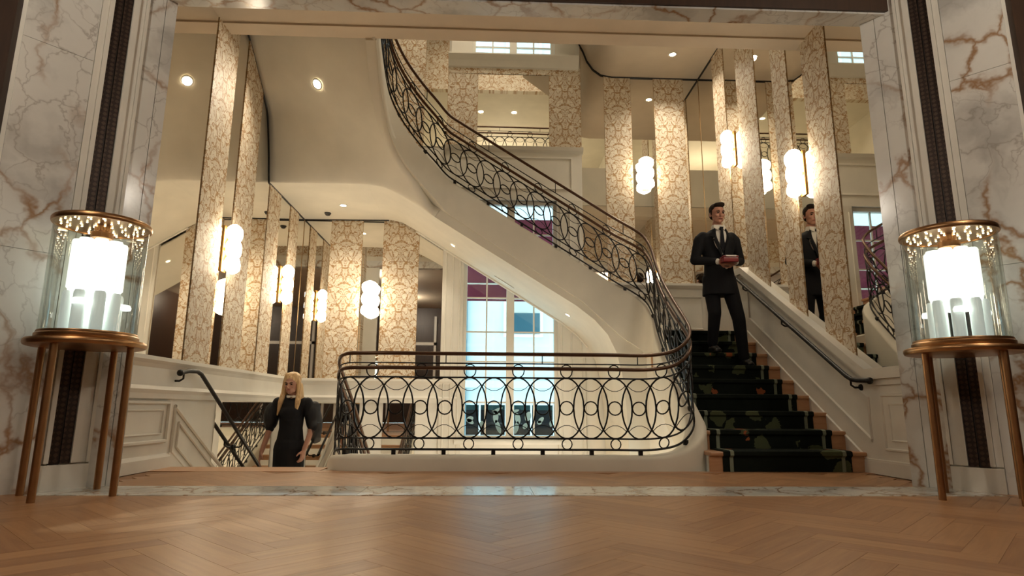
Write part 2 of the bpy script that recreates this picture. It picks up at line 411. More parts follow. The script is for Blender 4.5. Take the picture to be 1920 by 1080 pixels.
wf = MB().box(-3.6, 4.1, 4.06, 4.21, 3.60, 4.40).build('wall_front', M_PLASTER); struct(wf)
MB().box(-3.6, 4.1, 4.04, 4.058, 3.47, 4.40).build('dark_wood_facing', M_DARKWOOD, wf)
MB().box(XL, XR, 4.212, 4.222, 3.70, 4.225).build('wallpaper_band', M_WP, wf)
# ---- lobby behind the camera (seen in the mirrors)
ll = MB().box(-3.9, -3.75, -4.0, 3.6, 0, 4.0).build('wall_lobby_left', M_DARKWOOD); struct(ll)
lr = MB().box(4.25, 4.4, -4.0, 3.6, 0, 4.0).build('wall_lobby_right', M_DARKWOOD); struct(lr)
MB().box(-3.9, -2.95, 3.52, 3.66, 0, 4.0).build('return_panel', M_DARKWOOD, ll); MB().box(3.46, 4.4, 3.52, 3.66, 0, 4.0).build('return_panel', M_DARKWOOD, lr)
lb = MB().box(-3.9, 4.4, -4.15, -4.0, 0, 4.0).build('wall_lobby_rear', M_DARKWOOD); struct(lb)
lc = MB().box(-3.9, 4.4, -4.1, 4.06, 3.9, 4.0).build('ceiling_lobby', M_CEIL); struct(lc)
for i, x in enumerate((-2.6, -.6, 1.4)):
    d = MB().box(x-.75, x+.75, -3.99, -3.93, 0, 3.3).build('door_%d' % (i+1), M_DARKWOOD); struct(d, 'dark entrance door in a white frame')
    for a in (-.80, .74): MB().box(x+a, x+a+.08, -3.99, -3.90, 0, 3.6).build('door_frame', M_WHITE, d)
    MB().box(x-.8, x+.82, -3.99, -3.90, 2.6, 2.7).build('door_frame', M_WHITE, d)

# ---- stairwell walls
WZ0, WZ1 = -3.0, 9.0
wl = MB().box(XL-.15, XL, 4.2, YB+.15, WZ0, WZ1).build('wall_left', M_WHITE); struct(wl, 'left stairwell wall of mirror and damask strips')
wr = MB().box(XR, XR+.15, 4.2, YB+.15, WZ0, WZ1).build('wall_right', M_WHITE); struct(wr, 'right stairwell wall of mirror and damask strips')
WX0, WX1, WZB, WZT = -.36, .98, .08, 3.50     # window opening (lower, tall)
UX0, UX1, UZB, UZT = -.30, .96, 5.80, 7.6     # upper window opening
wbm = MB()
wbm.box(XL-.15, WX0, YB, YB+.15, WZ0, WZ1).box(WX1, XR+.15, YB, YB+.15, WZ0, WZ1)
wbm.box(WX0, WX1, YB, YB+.15, WZ0, WZB).box(WX0, WX1, YB, YB+.15, WZT, UZB).box(WX0, WX1, YB, YB+.15, UZT, WZ1).box(WX0, UX0, YB, YB+.15, UZB, UZT).box(UX1, WX1, YB, YB+.15, UZB, UZT)
wb = wbm.build('wall_back', M_WHITE); struct(wb, 'back stairwell wall with tall window, mirrors and damask strips')

def panel(name, wall, side, a, b, z0, z1, m, t):
    """strip on a wall: side 'L','R','B'; a..b along the wall, local x across the strip so the damask is centred."""
    wd = b-a; c = (a+b)/2
    mb = MB().box(-wd/2, wd/2, 0, t, 0, z1-z0)
    o = mb.build(name, m, wall)
    if side == 'L': o.location = (XL, c, z0); o.rotation_euler = (0, 0, -PI/2)
    elif side == 'R': o.location = (XR, c, z0); o.rotation_euler = (0, 0, PI/2)
    else: o.location = (c, YB, z0); o.rotation_euler = (0, 0, PI)
    return o
def stripes(wall, side, edges, z0, z1):
    """edges: [(a, kind)...]"""
    for (a, k), (b, _) in zip(edges, edges[1:]):
        if k == 'w': panel('wallpaper_panel', wall, side, a, b, z0, z1, M_WP, .016)
        elif k == 'm':
            panel('mirror_panel', wall, side, a+.004, b-.004, z0, z1, M_MIRROR, .008)
            for e in (a, b): panel('mirror_trim', wall, side, e-.003, e+.003, z0, z1, M_MIRROR_EDGE, .012)
stripes(wl, 'L', [(4.45, 'm'), (5.47, 'w'), (5.95, 'm'), (6.20, 'w'), (6.69, 'm'), (7.15, 'w'), (7.55, 'm'), (7.95, 'w'), (8.30, 'm'), (8.59, 'x')], .885, 8.9)
MB().box(XL, XL+.03, 4.2, 4.45, .88, 4.2).build('wallpaper_panel', M_WP, wl)
stripes(wr, 'R', [(4.28, 'm'), (5.20, 'w'), (5.64, 'm'), (5.95, 'w'), (6.28, 'm'), (6.70, 'w'), (7.22, 'm'), (7.60, 'w'), (8.0, 'm'), (8.59, 'x')], .80, 8.9)
stripes(wb, 'B', [(-2.66, 'm'), (-2.27, 'w'), (-1.82, 'm'), (-1.52, 'w'), (-1.01, 'm'), (-.66, 'x')], .885, 3.3)
stripes(wb, 'B', [(-2.66, 'm'), (-2.27, 'w'), (-1.82, 'm'), (-1.52, 'w'), (-1.01, 'm'), (-.66, 'x')], 4.32, 8.9)
stripes(wb, 'B', [(-.66, 'w'), (-.21, 'm'), (.88, 'w'), (1.36, 'x')], 4.32, 5.55)
stripes(wb, 'B', [(1.36, 'm'), (1.72, 'w'), (2.13, 'm'), (2.49, 'w'), (2.945, 'm'), (3.19, 'x')], 4.32, 8.9)
stripes(wb, 'B', [(1.36, 'm'), (1.72, 'w'), (2.13, 'm'), (2.49, 'w'), (2.945, 'm'), (3.19, 'x')], 2.28, 4.32)
panel('wallpaper_panel', wb, 'B', -.66, 1.36, 5.52, 5.64, M_WP, .020)
# lower mirrors on back wall and left wall, below the entablature
for a, b in ((-2.42, -1.74), (-1.42, -.98)): panel('mirror_panel', wb, 'B', a, b, -1.0, .57, M_MIRROR, .008)
MB().prism([(6.25, .57), (8.55, .57), (8.55, -1.2), (7.9, -1.05), (6.25, -.02)], 'x', XL, XL+.008).build('mirror_panel', M_MIRROR, wl)
# frieze panel above the tall window and the pilasters at its sides
MB().box(-.66, 1.36, YB-.03, YB, 3.50, 4.31).build('frieze', M_WHITE, wb)
MB().tube([(-.50, YB-.03, 3.68), (1.20, YB-.03, 3.68), (1.20, YB-.03, 4.16), (-.50, YB-.03, 4.16)], .016, 6, True).build('panel_moulding', M_WHITE, wb)
MB().prism([(YB, 4.22), (YB-.07, 4.27), (YB-.09, 4.32), (YB, 4.33)], 'x', -.68, 1.38).build('cornice', M_WHITE, wb)
for a, b in ((-.66, -.36), (.98, 1.36)):
    MB().box(a, b, YB-.04, YB, -2.0, 3.50).build('pilaster', M_FRAME, wb)
    for k in range(3): x = a+.05+k*(b-a-.1)/2; MB().tube([(x, YB-.042, -1.5), (x, YB-.042, 3.4)], .012, 6).build('pilaster_bead', M_FRAME, wb)
# ledge beneath the upper window
MB().prism([(YB, 5.60), (YB-.05, 5.62), (YB-.09, 5.70), (YB-.14, 5.78), (YB-.14, 5.80), (YB, 5.80)], 'x', -.66, 1.33).build('window_ledge', M_FRAME, wb)
MB().box(-.62, -.30, YB-.06, YB, 5.80, 7.7).build('window_casing', M_FRAME, wb); MB().box(.96, 1.28, YB-.06, YB, 5.80, 7.7).build('window_casing', M_FRAME, wb)

# entablature band / dado rail (left wall and back-left wall)
BANDP = [(0, .56), (.03, .56), (.035, .60), (.05, .63), (.035, .66), (.03, .80), (.05, .83), (.075, .855), (.075, .885), (0, .890)]
MB().prism([(XL+u, z) for u, z in BANDP], 'y', 4.21, YB).build('dado_rail', M_WHITE, wl)
MB().prism([(YB-u, z) for u, z in BANDP], 'x', XL, -.40).build('dado_rail', M_WHITE, wb)
# left wall panelling near the opening and along the descending flight
MB().tube([(XL+.01, 4.42, .22), (XL+.01, 5.33, .22), (XL+.01, 5.33, .53), (XL+.01, 4.42, .53)], .017, 6, True).build('panel_moulding', M_WHITE, wl)
MB().tube([(XL+.01, 4.50, .28), (XL+.01, 5.25, .28), (XL+.01, 5.25, .47), (XL+.01, 4.50, .47)], .008, 6, True).build('panel_moulding', M_WHITE, wl)
SLD = -RISE/GO
def dn(y, off): return off+(y-5.5)*SLD
MB().tube([(XL+.01, 5.44, .50), (XL+.01, 8.0, dn(8.0, .48)), (XL+.01, 8.0, dn(8.0, .10)), (XL+.01, 5.44, .13)], .018, 6, True).build('panel_moulding', M_WHITE, wl)
MB().tube([(XL+.01, 5.53, dn(5.53, .38)), (XL+.01, 7.9, dn(7.9, .38)), (XL+.01, 7.9, dn(7.9, .18)), (XL+.01, 5.53, dn(5.53, .18))], .012, 6, True).build('panel_moulding', M_WHITE, wl)
MB().prism([(5.40, .0), (5.40, .12), (5.5, .12), (8.0, dn(8, .12)), (8.0, dn(8, -.3)), (5.45, -.1)], 'x', XL, XL+.018).build('skirting', M_WHITE, wl)
bl = MB().prism([(XL, 0), (XL+.022, 0), (XL+.022, .09), (XL+.012, .115), (XL, .118)], 'y', 4.21, 5.42).build('baseboard_left', M_WHITE); struct(bl)
# right wall wainscot: sloped capping along the ascending flight
SLR = RISE/GO
def up(y, off): return off+(y-Y0R)*SLR
cap_pts = [(4.22, .80), (4.98, .80), (7.30, 2.20), (YB, 2.24)]
MB().prism([(4.22, 0)]+[(YB, 0)]+[(y, z) for y, z in reversed(cap_pts)], 'x', XR-.05, XR).build('wainscot', M_WHITE, wr)
for (ya, za), (yb, zb) in zip(cap_pts, cap_pts[1:]):
    MB().prism([(ya, za-.05), (yb, zb-.05), (yb, zb+.035), (ya, za+.035)], 'x', XR-.10, XR).build('wainscot_cap', M_WHITE, wr)
    MB().prism([(ya, za-.10), (yb, zb-.10), (yb, zb-.05), (ya, za-.05)], 'x', XR-.072, XR).build('wainscot_cap', M_WHITE, wr)
xw = XR-.052
MB().tube([(xw, 4.35, .20), (xw, 4.86, .20), (xw, 4.86, .62), (xw, 4.35, .62)], .015, 6, True).build('panel_moulding', M_WHITE, wr)
MB().tube([(xw, 4.43, .27), (xw, 4.78, .27), (xw, 4.78, .55), (xw, 4.43, .55)], .009, 6, True).build('panel_moulding', M_WHITE, wr)
MB().tube([(xw, 5.03, .26), (xw, 7.2, .26+2.17*.607), (xw, 7.2, .60+2.17*.607), (xw, 5.03, .60)], .016, 6, True).build('panel_moulding', M_WHITE, wr)
MB().tube([(xw, 4.25, .105), (xw, 5.12, .105), (xw, 7.3, .105+2.18*.612)], .014, 6).build('panel_moulding', M_WHITE, wr)
# wainscot of the half-landing on the back wall
MB().box(1.30, XR, YB-.045, YB, 1.2, 2.26).build('wainscot', M_WHITE, wb)
MB().prism([(YB, 2.19), (YB-.06, 2.20), (YB-.09, 2.24), (YB-.09, 2.275), (YB, 2.28)], 'x', 1.30, XR).build('wainscot_cap', M_WHITE, wb)
MB().tube([(1.6, YB-.047, 1.62), (3.05, YB-.047, 1.62), (3.05, YB-.047, 2.08), (1.6, YB-.047, 2.08)], .014, 6, True).build('panel_moulding', M_WHITE, wb)
MB().box(1.30, XR, YB-.058, YB, 1.42, 1.54).build('skirting', M_WHITE, wb)
br = MB().prism([(XR-.07, 0), (XR-.05, 0), (XR-.05, .11), (XR-.066, .10)], 'y', 4.21, 5.16).build('baseboard_right', M_WHITE); struct(br)

# ---- ceilings
cl = MB().box(XL, XR, 4.2, 5.72, 4.225, 4.42).build('ceiling', M_CEIL); struct(cl, 'low tan ceiling strip just behind the marble lintel')
MB().box(XL, XR, 5.545, 5.735, 4.215, 4.225).build('ceiling_border', M_CEIL, cl)
MB().box(XL, XR, 5.530, 5.545, 4.205, 4.225).build('ceiling_bead', M_CEIL, cl)
ct = MB().box(XL-.2, XR+.2, 4.0, YB+.2, 9.0, 9.1).build('ceiling_top', M_CEIL); struct(ct)
# upper floor gallery
gf = MB().box(XL, XR, -.5, 5.72, 4.43, 5.21).build('floor_upper', M_PLASTER); struct(gf)
gc = MB().box(-3.5, 4.0, -.5, 4.45, 7.5, 7.6).build('ceiling_gallery', M_PLASTER); struct(gc)
gw = MB().box(-3.5, 4.0, -.6, -.5, 4.9, 7.6).build('wall_gallery', M_PLASTER); struct(gw)
g1 = MB().box(-3.5, XL, -.5, 4.2, 4.9, 7.6).build('wall_gallery_left', M_PLASTER); struct(g1)
g2 = MB().box(XR, 4.0, -.5, 4.2, 4.9, 7.6).build('wall_gallery_right', M_PLASTER); struct(g2)
g3 = MB().box(XL-.2, XR+.2, 4.45, 4.6, 7.46, 9.0).build('wall_gallery_beam', M_WP); struct(g3)
# soffit of the next flight, upper right
prof = [(XR, 5.52), (1.85, 5.52), (1.68, 5.55), (1.56, 5.64), (1.47, 5.78), (1.41, 5.95), (1.25, 6.25), (.6, 6.75), (.6, 7.0), (1.3, 6.5), (1.6, 6.0), (XR, 5.9)]
us = MB().prism(prof, 'y', 6.4, YB-.001).build('ceiling_upper_soffit', M_CEIL, None, 40); struct(us, 'tan soffit of the next flight, upper right')
MB().tube([(XR-.012, 6.45, 5.515), (XR-.012, YB-.02, 5.515)]+[(x, YB-.02, z-.006) for x, z in prof[1:7]], .012, 6).build('painted_shadow_line', M_DKRAIL_SHADE, us)  # dark tube in place of the shadow line at the soffit joint

# ================================================================= STAIRS
def stepped_flight(root, n, axis, sgn, start, z0, rise, go, a0, a1, thick=.035, m=M_OAK):
    """treads and risers as separate parts; axis of travel x or y."""
    for i in range(n):
        p = start+sgn*go*i; z = z0+rise*(i+1)
        q0, q1 = p-sgn*.025, p+sgn*(go+.004)
        t = [(min(q0, q1), max(q0, q1))][0]; rr = sorted((p, p+sgn*.02))
        if axis == 'y':
            tr = MB().box(a0, a1, t[0], t[1], z-thick, z); ri = MB().box(a0, a1, rr[0], rr[1], z-rise, z-thick)
        else:
            tr = MB().box(t[0], t[1], a0, a1, z-thick, z); ri = MB().box(rr[0], rr[1], a0, a1, z-rise, z-thick)
        o = tr.build('tread', m, root); bevel(o, .010, 2)
        ri.build('riser', m, root)
def runner(name, n, axis, sgn, start, z0, rise, go, a0, a1, label, group='dark floral stair runners', land=0.0):
    def profile(lift):
        pts = []
        for i in range(n):
            p = start+sgn*go*i; z = z0+rise*(i+1)
            pts += [(p-sgn*lift, z-rise+(lift if i else .0)), (p-sgn*lift, z-.045), (p-sgn*(.025+lift), z-.028), (p-sgn*(.022+lift), z+lift*.3), (p-sgn*.008, z+lift)]
            pts.append((p+sgn*(go if i < n-1 else go+land)-sgn*lift, z+lift))
        return pts
    def band(b0, b1, lift):
        pr = profile(lift); low = profile(.001)
        mk = lambda pl, b: [((b, p, z) if axis == 'y' else (p, b, z)) for p, z in pl]
        return MB().grid([mk(pr, b0), mk(pr, b1)]).grid([mk(pr, b0), mk(low, b0)]).grid([mk(pr, b1), mk(low, b1)])
    r = empty(name, (0, 0, 0), 0, label, 'stair runner', group)
    band(a0, a1, .010).build('carpet', M_CARPET, r)
    for e0 in (a0+.055, a1-.085): band(e0, e0+.030, .0125).build('border_stripe', M_CARPET_EDGE, r)
    return r
# right ascending flight
rf = empty('stair_flight', (0, 0, 0), 0, 'oak flight of steps climbing along the right wall', 'staircase', 'staircase flights')
stepped_flight(rf, 9, 'y', 1, Y0R, 0, RISE, GO, 1.83, XR-.05)
pts = [(Y0R+.03, -.3)]
for i in range(9): pts += [(Y0R+.03+GO*i, RISE*i), (Y0R+.03+GO*i, RISE*(i+1)-.036)]
pts += [(YB, Z_LAND-.036), (YB, -.3)]
MB().prism(pts, 'x', 1.85, XR-.052).build('carcass', M_WHITE, rf)
MB().box(1.62, XR-.05, Y0R+8*GO+.25, YB-.06, Z_LAND-.035, Z_LAND-.002).build('half_landing', M_OAK, rf)
runner('stair_runner', 9, 'y', 1, Y0R, 0, RISE, GO, 1.94, 3.02, 'dark green floral carpet runner on the ascending flight', land=.80)
# middle flight along the back wall
mf = empty('stair_flight', (0, 0, 0), 0, 'cream soffited flight crossing the back wall in front of the tall window', 'staircase', 'staircase flights')
RM, GM, XM = .16, .25, 1.72
stepped_flight(mf, 12, 'x', -1, XM, Z_LAND, RM, GM, 7.16, YB-.05)
SOF = [(-1.50, 3.15), (-1.40, 3.15), (-1.25, 3.115), (-1.05, 3.0), (-.40, 2.59), (1.03, 1.70), (1.25, 1.53), (1.40, 1.36), (1.50, 1.15), (1.56, .90), (1.60, .5), (1.62, -.2), (1.62, -3.0)]
top = [(1.86, -3.0), (1.86, Z_LAND-.05)]
for i in range(12): top += [(XM-.03-GM*i, Z_LAND+RM*i), (XM-.03-GM*i, Z_LAND+RM*(i+1)-.037)]
top += [(-1.50, Z_LAND+RM*12-.037)]
MB().prism(SOF+top, 'y', 7.12, YB-.045).build('soffit', M_PLASTER, mf, 35)
# soffit edge bead along the window
MB().tube([(x, YB-.055, z-.012) for x, z in SOF[3:8]], .018, 6).build('soffit_bead', M_FRAME, mf)
runner('stair_runner', 12, 'x', -1, XM, Z_LAND, RM, GM, 7.38, 8.34, 'dark carpet runner on the flight crossing the back wall')
# upper-left landing and the flight towards the viewer
lf = empty('stair_flight', (0, 0, 0), 0, 'cream soffit of the flight and landing climbing forward along the left wall', 'staircase', 'staircase flights')
MB().box(XL+.001, -1.501, 7.12, YB-.02, 3.15, 3.5).build('landing_slab', M_PLASTER, lf)
stn = [((-.66, 7.12, 2.755), (7.12, 3.15)), ((-.74, 7.01, 2.92), (7.09, 3.28)), ((-.86, 6.88, 3.06), (7.03, 3.48)), ((-1.04, 6.70, 3.28), (6.95, 3.74)), ((-1.15, 6.48, 3.50), (6.86, 3.95)),
       ((-1.19, 6.25, 3.71), (6.70, 4.09)), ((-1.20, 6.0, 3.94), (6.50, 4.24)), ((-1.20, 5.76, 4.16), (6.20, 4.46)), ((-1.20, 5.4, 4.5), (5.75, 4.72))]
def left_soffit():
    def dense(P, n):
        out = []
        for k in range(n+1):
            f = k/n*(len(P)-1); i = min(int(f), len(P)-2); t = f-i
            p0, p1, p2, p3 = P[max(i-1, 0)], P[i], P[i+1], P[min(i+2, len(P)-1)]
            out.append(.5*((2*p1)+(p2-p0)*t+(2*p0-5*p1+4*p2-p3)*t*t+(3*p1-p0-3*p2+p3)*t**3))
        return out
    NR, NK = 56, 18
    I = dense([Vector(i) for i, _ in stn], NR); Wl = dense([Vector((XL, y, z)) for _, (y, z) in stn], NR)
    rows = []
    for r, (a, b) in enumerate(zip(I, Wl)):
        w_ = min(1, r/NR*(len(stn)-1)/2.0); w_ = w_*w_*(3-2*w_); row = []
        for k in range(NK+1):
            t = k/NK; x = lerp(a.x, b.x, t)
            row.append((x, lerp(a.y, b.y, t), lerp(interp(SOF, x), lerp(a.z, b.z, 1-(1-t)**1.6), w_)))
        rows.append(row)
    o = MB().grid(rows).build('soffit', M_PLASTER, lf, 60)
    so = o.modifiers.new('thick', 'SOLIDIFY'); so.thickness = .10; so.offset = 1 if sum(p.normal.z for p in o.data.polygons) > 0 else -1
    MB().tube([(XL+.010, p[-1][1], p[-1][2]-.004) for p in rows], .010, 6).build('painted_shadow_line', M_DKRAIL_SHADE, lf)  # dark tube stands in for shade where soffit meets wall
left_soffit()
MB().tube([(XL+.012, 7.12, 3.145), (XL+.012, YB-.03, 3.145), (-1.45, YB-.055, 3.145)], .010, 6).build('painted_shadow_line', M_DKRAIL_SHADE, lf)  # shadow line drawn as a dark tube round the landing soffit
# descending flight
df = empty('stair_flight', (0, 0, 0), 0, 'oak flight descending along the left wall under the blonde woman', 'staircase', 'staircase flights')
for i in range(9):
    y = 5.45+GO*i; z = -RISE*(i+1)
    bevel(MB().box(XL, -1.36, y, y+GO+.025, z-.035, z).build('tread', M_OAK, df), .008); MB().box(XL, -1.36, y-.005, y+.015, z, z+RISE-.035).build('riser', M_OAK, df)
MB().prism([(5.46, -.05), (5.46, -3), (8.5, -3), (8.5, -1.6), (7.95, -1.6)], 'x', XL, -1.36).build('carcass', M_WHITE, df)
MB().box(XL, -1.30, 7.97, YB-.01, -1.7, -1.6).build('half_landing', M_OAK, df)
MB().box(-1.40, -1.30, 5.47, 8.0, -3.0, -1.7).build('string', M_WHITE, df)
# well wall below the front balustrade and lower level floor
ww = MB().box(-1.36, 1.70, 5.20, 5.34, -3.0, -.006).build('wall_well', M_WHITE); struct(ww)
lo = MB().box(XL, XR, 5.1, YB, -3.1, -3.0).build('floor_lower', M_OAK); struct(lo)

# ================================================================= BALUSTRADE
def smooth_path(ctrl, step=.03):
    P = [Vector(c) for c in ctrl]; out = []
    ex = [P[0]*2-P[1]]+P+[P[-1]*2-P[-2]]
    for i in range(1, len(ex)-2):
        p0, p1, p2, p3 = ex[i-1:i+3]
        def tj(a, b): return max(1e-4, (b-a).length**.5)
        t0 = 0; t1 = t0+tj(p0, p1); t2 = t1+tj(p1, p2); t3 = t2+tj(p2, p3)
        n = max(2, int((p2-p1).length/step))
        for k in range(n):
            t = t1+(t2-t1)*k/n
            a1 = p0*((t1-t)/(t1-t0))+p1*((t-t0)/(t1-t0)); a2 = p1*((t2-t)/(t2-t1))+p2*((t-t1)/(t2-t1)); a3 = p2*((t3-t)/(t3-t2))+p3*((t-t2)/(t3-t2))
            b1 = a1*((t2-t)/(t2-t0))+a2*((t-t0)/(t2-t0)); b2 = a2*((t3-t)/(t3-t1))+a3*((t-t1)/(t3-t1))
            out.append(b1*((t2-t)/(t2-t1))+b2*((t-t1)/(t2-t1)))
    out.append(P[-1]); return out
class Path:
    def __init__(s, ctrl, step=.03):
        s.p = smooth_path(ctrl, step); s.d = [0]
        for a, b in zip(s.p, s.p[1:]): s.d.append(s.d[-1]+math.hypot(b.x-a.x, b.y-a.y))
        s.L = s.d[-1]; s.i = 0
    squash = None                            # height factor of the panel along the path (tighter on the raking flights)
    def at(s, d, v=0.0):
        d = max(0, min(s.L, d))
        if s.squash and v > 0:
            f = interp(s.squash, d); v = v*f if v <= .708 else lerp(.708*f, .83, (v-.708)/.13)
        lo, hi = 0, len(s.d)-1
        while hi-lo > 1:
            m = (lo+hi)//2
            if s.d[m] <= d: lo = m
            else: hi = m
        sp = s.d[hi]-s.d[lo]; t = (d-s.d[lo])/sp if sp > 1e-9 else 0
        q = s.p[lo].lerp(s.p[hi], t); return Vector((q.x, q.y, q.z+v))
    def side(s, d):
        a, b = s.at(d-.01), s.at(d+.01); t = Vector((b.x-a.x, b.y-a.y, 0)).normalized(); return Vector((-t.y, t.x, 0))
def balustrade(root, P, pitch=.205, ring0=0.0, full=True):
    n = int(P.L/.045)
    def bar(name, v, r, m, d0=0, d1=None, nn=6, rz=None):
        d1 = P.L if d1 is None else d1; k = max(2, int((d1-d0)/.04))
        return MB().tube([P.at(d0+(d1-d0)*i/k, v) for i in range(k+1)], r, nn, rz=rz).build(name, m, root, 50)
    bar('bottom_bar', .040, .0095, M_IRON); bar('lower_bar', .130, .0075, M_IRON); bar('upper_bar', .630, .0075, M_IRON)
    bar('middle_bar', .752, .006, M_IRON)
    bar('handrail', .708, .0165, M_RAIL, nn=8); bar('top_rail', .838, .0165, M_RAIL, nn=8)
    i = 0; d = ring0
    while d < P.L-.02:
        def loop(name, vc, a, b, r, seg, off=0.0):
            pts = []
            for k in range(seg):
                t = 2*PI*k/seg; pts.append(P.at(d+off+a*math.cos(t), vc+b*math.sin(t)))
            MB().tube(pts, r, 4, True).build(name, M_IRON, root, 60)
        if d > .14 and d < P.L-.14:
            loop('oval', .380, .146, .250, .0086, 26); loop('ring', .380, .056, .056, .0076, 16)
            for vv, sg in ((.630, -1), (.130, 1)):
                MB().tube([P.at(d+.10*u, vv+sg*(.055+.055*(1-u*u))) for u in (-1, -.6, -.2, .2, .6, 1)], .0038, 4).build('scroll_arc', M_IRON, root)
        if i % 2 == 0 and .06 < d < P.L-.06:
            loop('small_ring', .688, .050, .056, .0065, 14); loop('small_ring', .085, .042, .043, .0065, 14)
        elif .06 < d < P.L-.06:
            a = P.at(d); s_ = P.side(d); t_ = Vector((s_.y, -s_.x, 0))
            c = [a+s_*su*.014+t_*tu*.017+Vector((0, 0, z)) for z in (-.004, .036) for su, tu in ((-1, -1), (1, -1), (1, 1), (-1, 1))]
            MB().add(c, [(0, 3, 2, 1), (4, 5, 6, 7), (0, 1, 5, 4), (1, 2, 6, 5), (2, 3, 7, 6), (3, 0, 4, 7)]).build('foot', M_IRON, root)
        if i % 4 == 1:
            MB().tube([P.at(d, .752), P.at(d, .838)], .0055, 4).build('rail_post', M_IRON, root)
        i += 1; d += pitch
    return root
main_ctrl = [(-1.33, 7.9, -1.22), (-1.33, 7.0, -.72), (-1.33, 6.2, -.26), (-1.33, 5.8, -.06), (-1.31, 5.5, .07), (-1.22, 5.31, .118), (-1.0, 5.25, .124), (-.5, 5.25, .124), (.3, 5.25, .124), (1.0, 5.25, .124), (1.42, 5.25, .128),
             (1.62, 5.27, .17), (1.76, 5.35, .27), (1.83, 5.48, .38), (1.85, 5.66, .50), (1.85, 6.05, .78), (1.86, 6.40, 1.04), (1.87, 6.68, 1.31), (1.88, 6.88, 1.53), (1.84, 7.04, 1.71), (1.74, 7.10, 1.81), (1.50, 7.11, 1.955), (1.2, 7.11, 2.145), (.526, 7.11, 2.571), (-.1, 7.11, 2.97),
             (-.40, 7.11, 3.165), (-.50, 7.11, 3.23), (-.56, 7.09, 3.28), (-.66, 7.02, 3.38), (-.85, 6.87, 3.55), (-1.04, 6.68, 3.76), (-1.16, 6.45, 3.98), (-1.20, 6.1, 4.28), (-1.20, 5.72, 4.62)]
MP = Path(main_ctrl)
bal = empty('balustrade', (-.9, 5.25, .12), 0, 'black wrought iron balustrade of overlapping ovals sweeping up the open stairwell', 'railing')
tmp_root = bal
bal.location = (0, 0, 0)
# phase so that ovals sit as in the photograph on the front run
dfront = min(range(len(MP.p)), key=lambda i: (MP.p[i]-Vector((-1.0, 5.25, .124))).length); d_ref = MP.d[dfront]
near_d = lambda c: MP.d[min(range(len(MP.p)), key=lambda i: (MP.p[i]-Vector(c)).length)]
MP.squash = [(near_d((1.85, 5.66, .50)), 1.0), (near_d((1.5, 7.1, 1.95)), .87), (MP.L, .87)]
balustrade(bal, MP, .205, (d_ref+.03) % .41)
# plaster string (curb) carrying the balustrade
def curb(root, P, d0, d1, depth, hw, m=M_PLASTER, name='string', off=None):
    rows = []; k = int((d1-d0)/.05)
    for i in range(k+1):
        d = d0+(d1-d0)*i/k; c = P.at(d); s_ = P.side(d); dep = depth(d) if callable(depth) else depth
        h = hw(d) if callable(hw) else hw
        o_ = off(d) if off else 0
        pr = [(-h, -dep), (-h, -.035), (-h*.85, -.010), (-h*.6, -.002), (h*.6, -.002), (h*.85, -.010), (h, -.035), (h, -dep), (-h, -dep)]
        rows.append([c+s_*(u+o_)+Vector((0, 0, v)) for u, v in pr])
    mb = MB().grid(rows); n = len(rows[0]); L = len(rows)
    mb.f += [tuple(range(n-1)), tuple((L-1)*n+q for q in range(n-2, -1, -1))]
    return mb.build(name, m, root, 50)
dl = [MP.d[min(range(len(MP.p)), key=lambda i: (MP.p[i]-Vector(c)).length)] for c in ((-1.24, 5.34, .115), (1.42, 5.25, .13), (1.85, 5.66, .50), (1.5, 7.1, 1.95), (-.4, 7.1, 3.17))]
def hw(d): return interp([(dl[0], .06), (dl[0]+.10, .115), (dl[1], .115), (dl[2]-.05, .085), (dl[2]+.45, .07), (dl[3], .055)], d)
def dep(d): return interp([(dl[1], .15), (dl[2], .48), (dl[2]+.6, .60), (dl[3]-.1, .60), (dl[3]+.4, .46), (dl[4], .44), (MP.L, .42)], d)
st = empty('stair_string', (0, 0, 0), 0, 'smooth cream plaster string curving under the iron balustrade', 'stair string')
curb(st, MP, dl[0], MP.L-.01, dep, hw, off=lambda d: interp([(dl[1], 0), (dl[2], -.012), (dl[3]-.3, -.03), (dl[3], -.042)], d))
curb(st, MP, .02, dl[0]+.02, .40, .05)
# gallery balustrade on the upper floor (seen in the mirrors)
gb = empty('balustrade', (0, 0, 0), 0, 'iron balustrade of the upper gallery seen reflected in the back mirror', 'railing')
balustrade(gb, Path([(-.95, 5.62, 5.25), (-.3, 5.62, 5.25), (.6, 5.62, 5.25), (1.25, 5.62, 5.25), (1.5, 5.70, 5.25), (1.62, 5.95, 5.28), (1.65, 6.35, 5.36)], .05), .205, .1)
MB().box(-1.0, 1.7, 5.5, 5.72, 5.211, 5.246).build('kerb', M_PLASTER, gb)

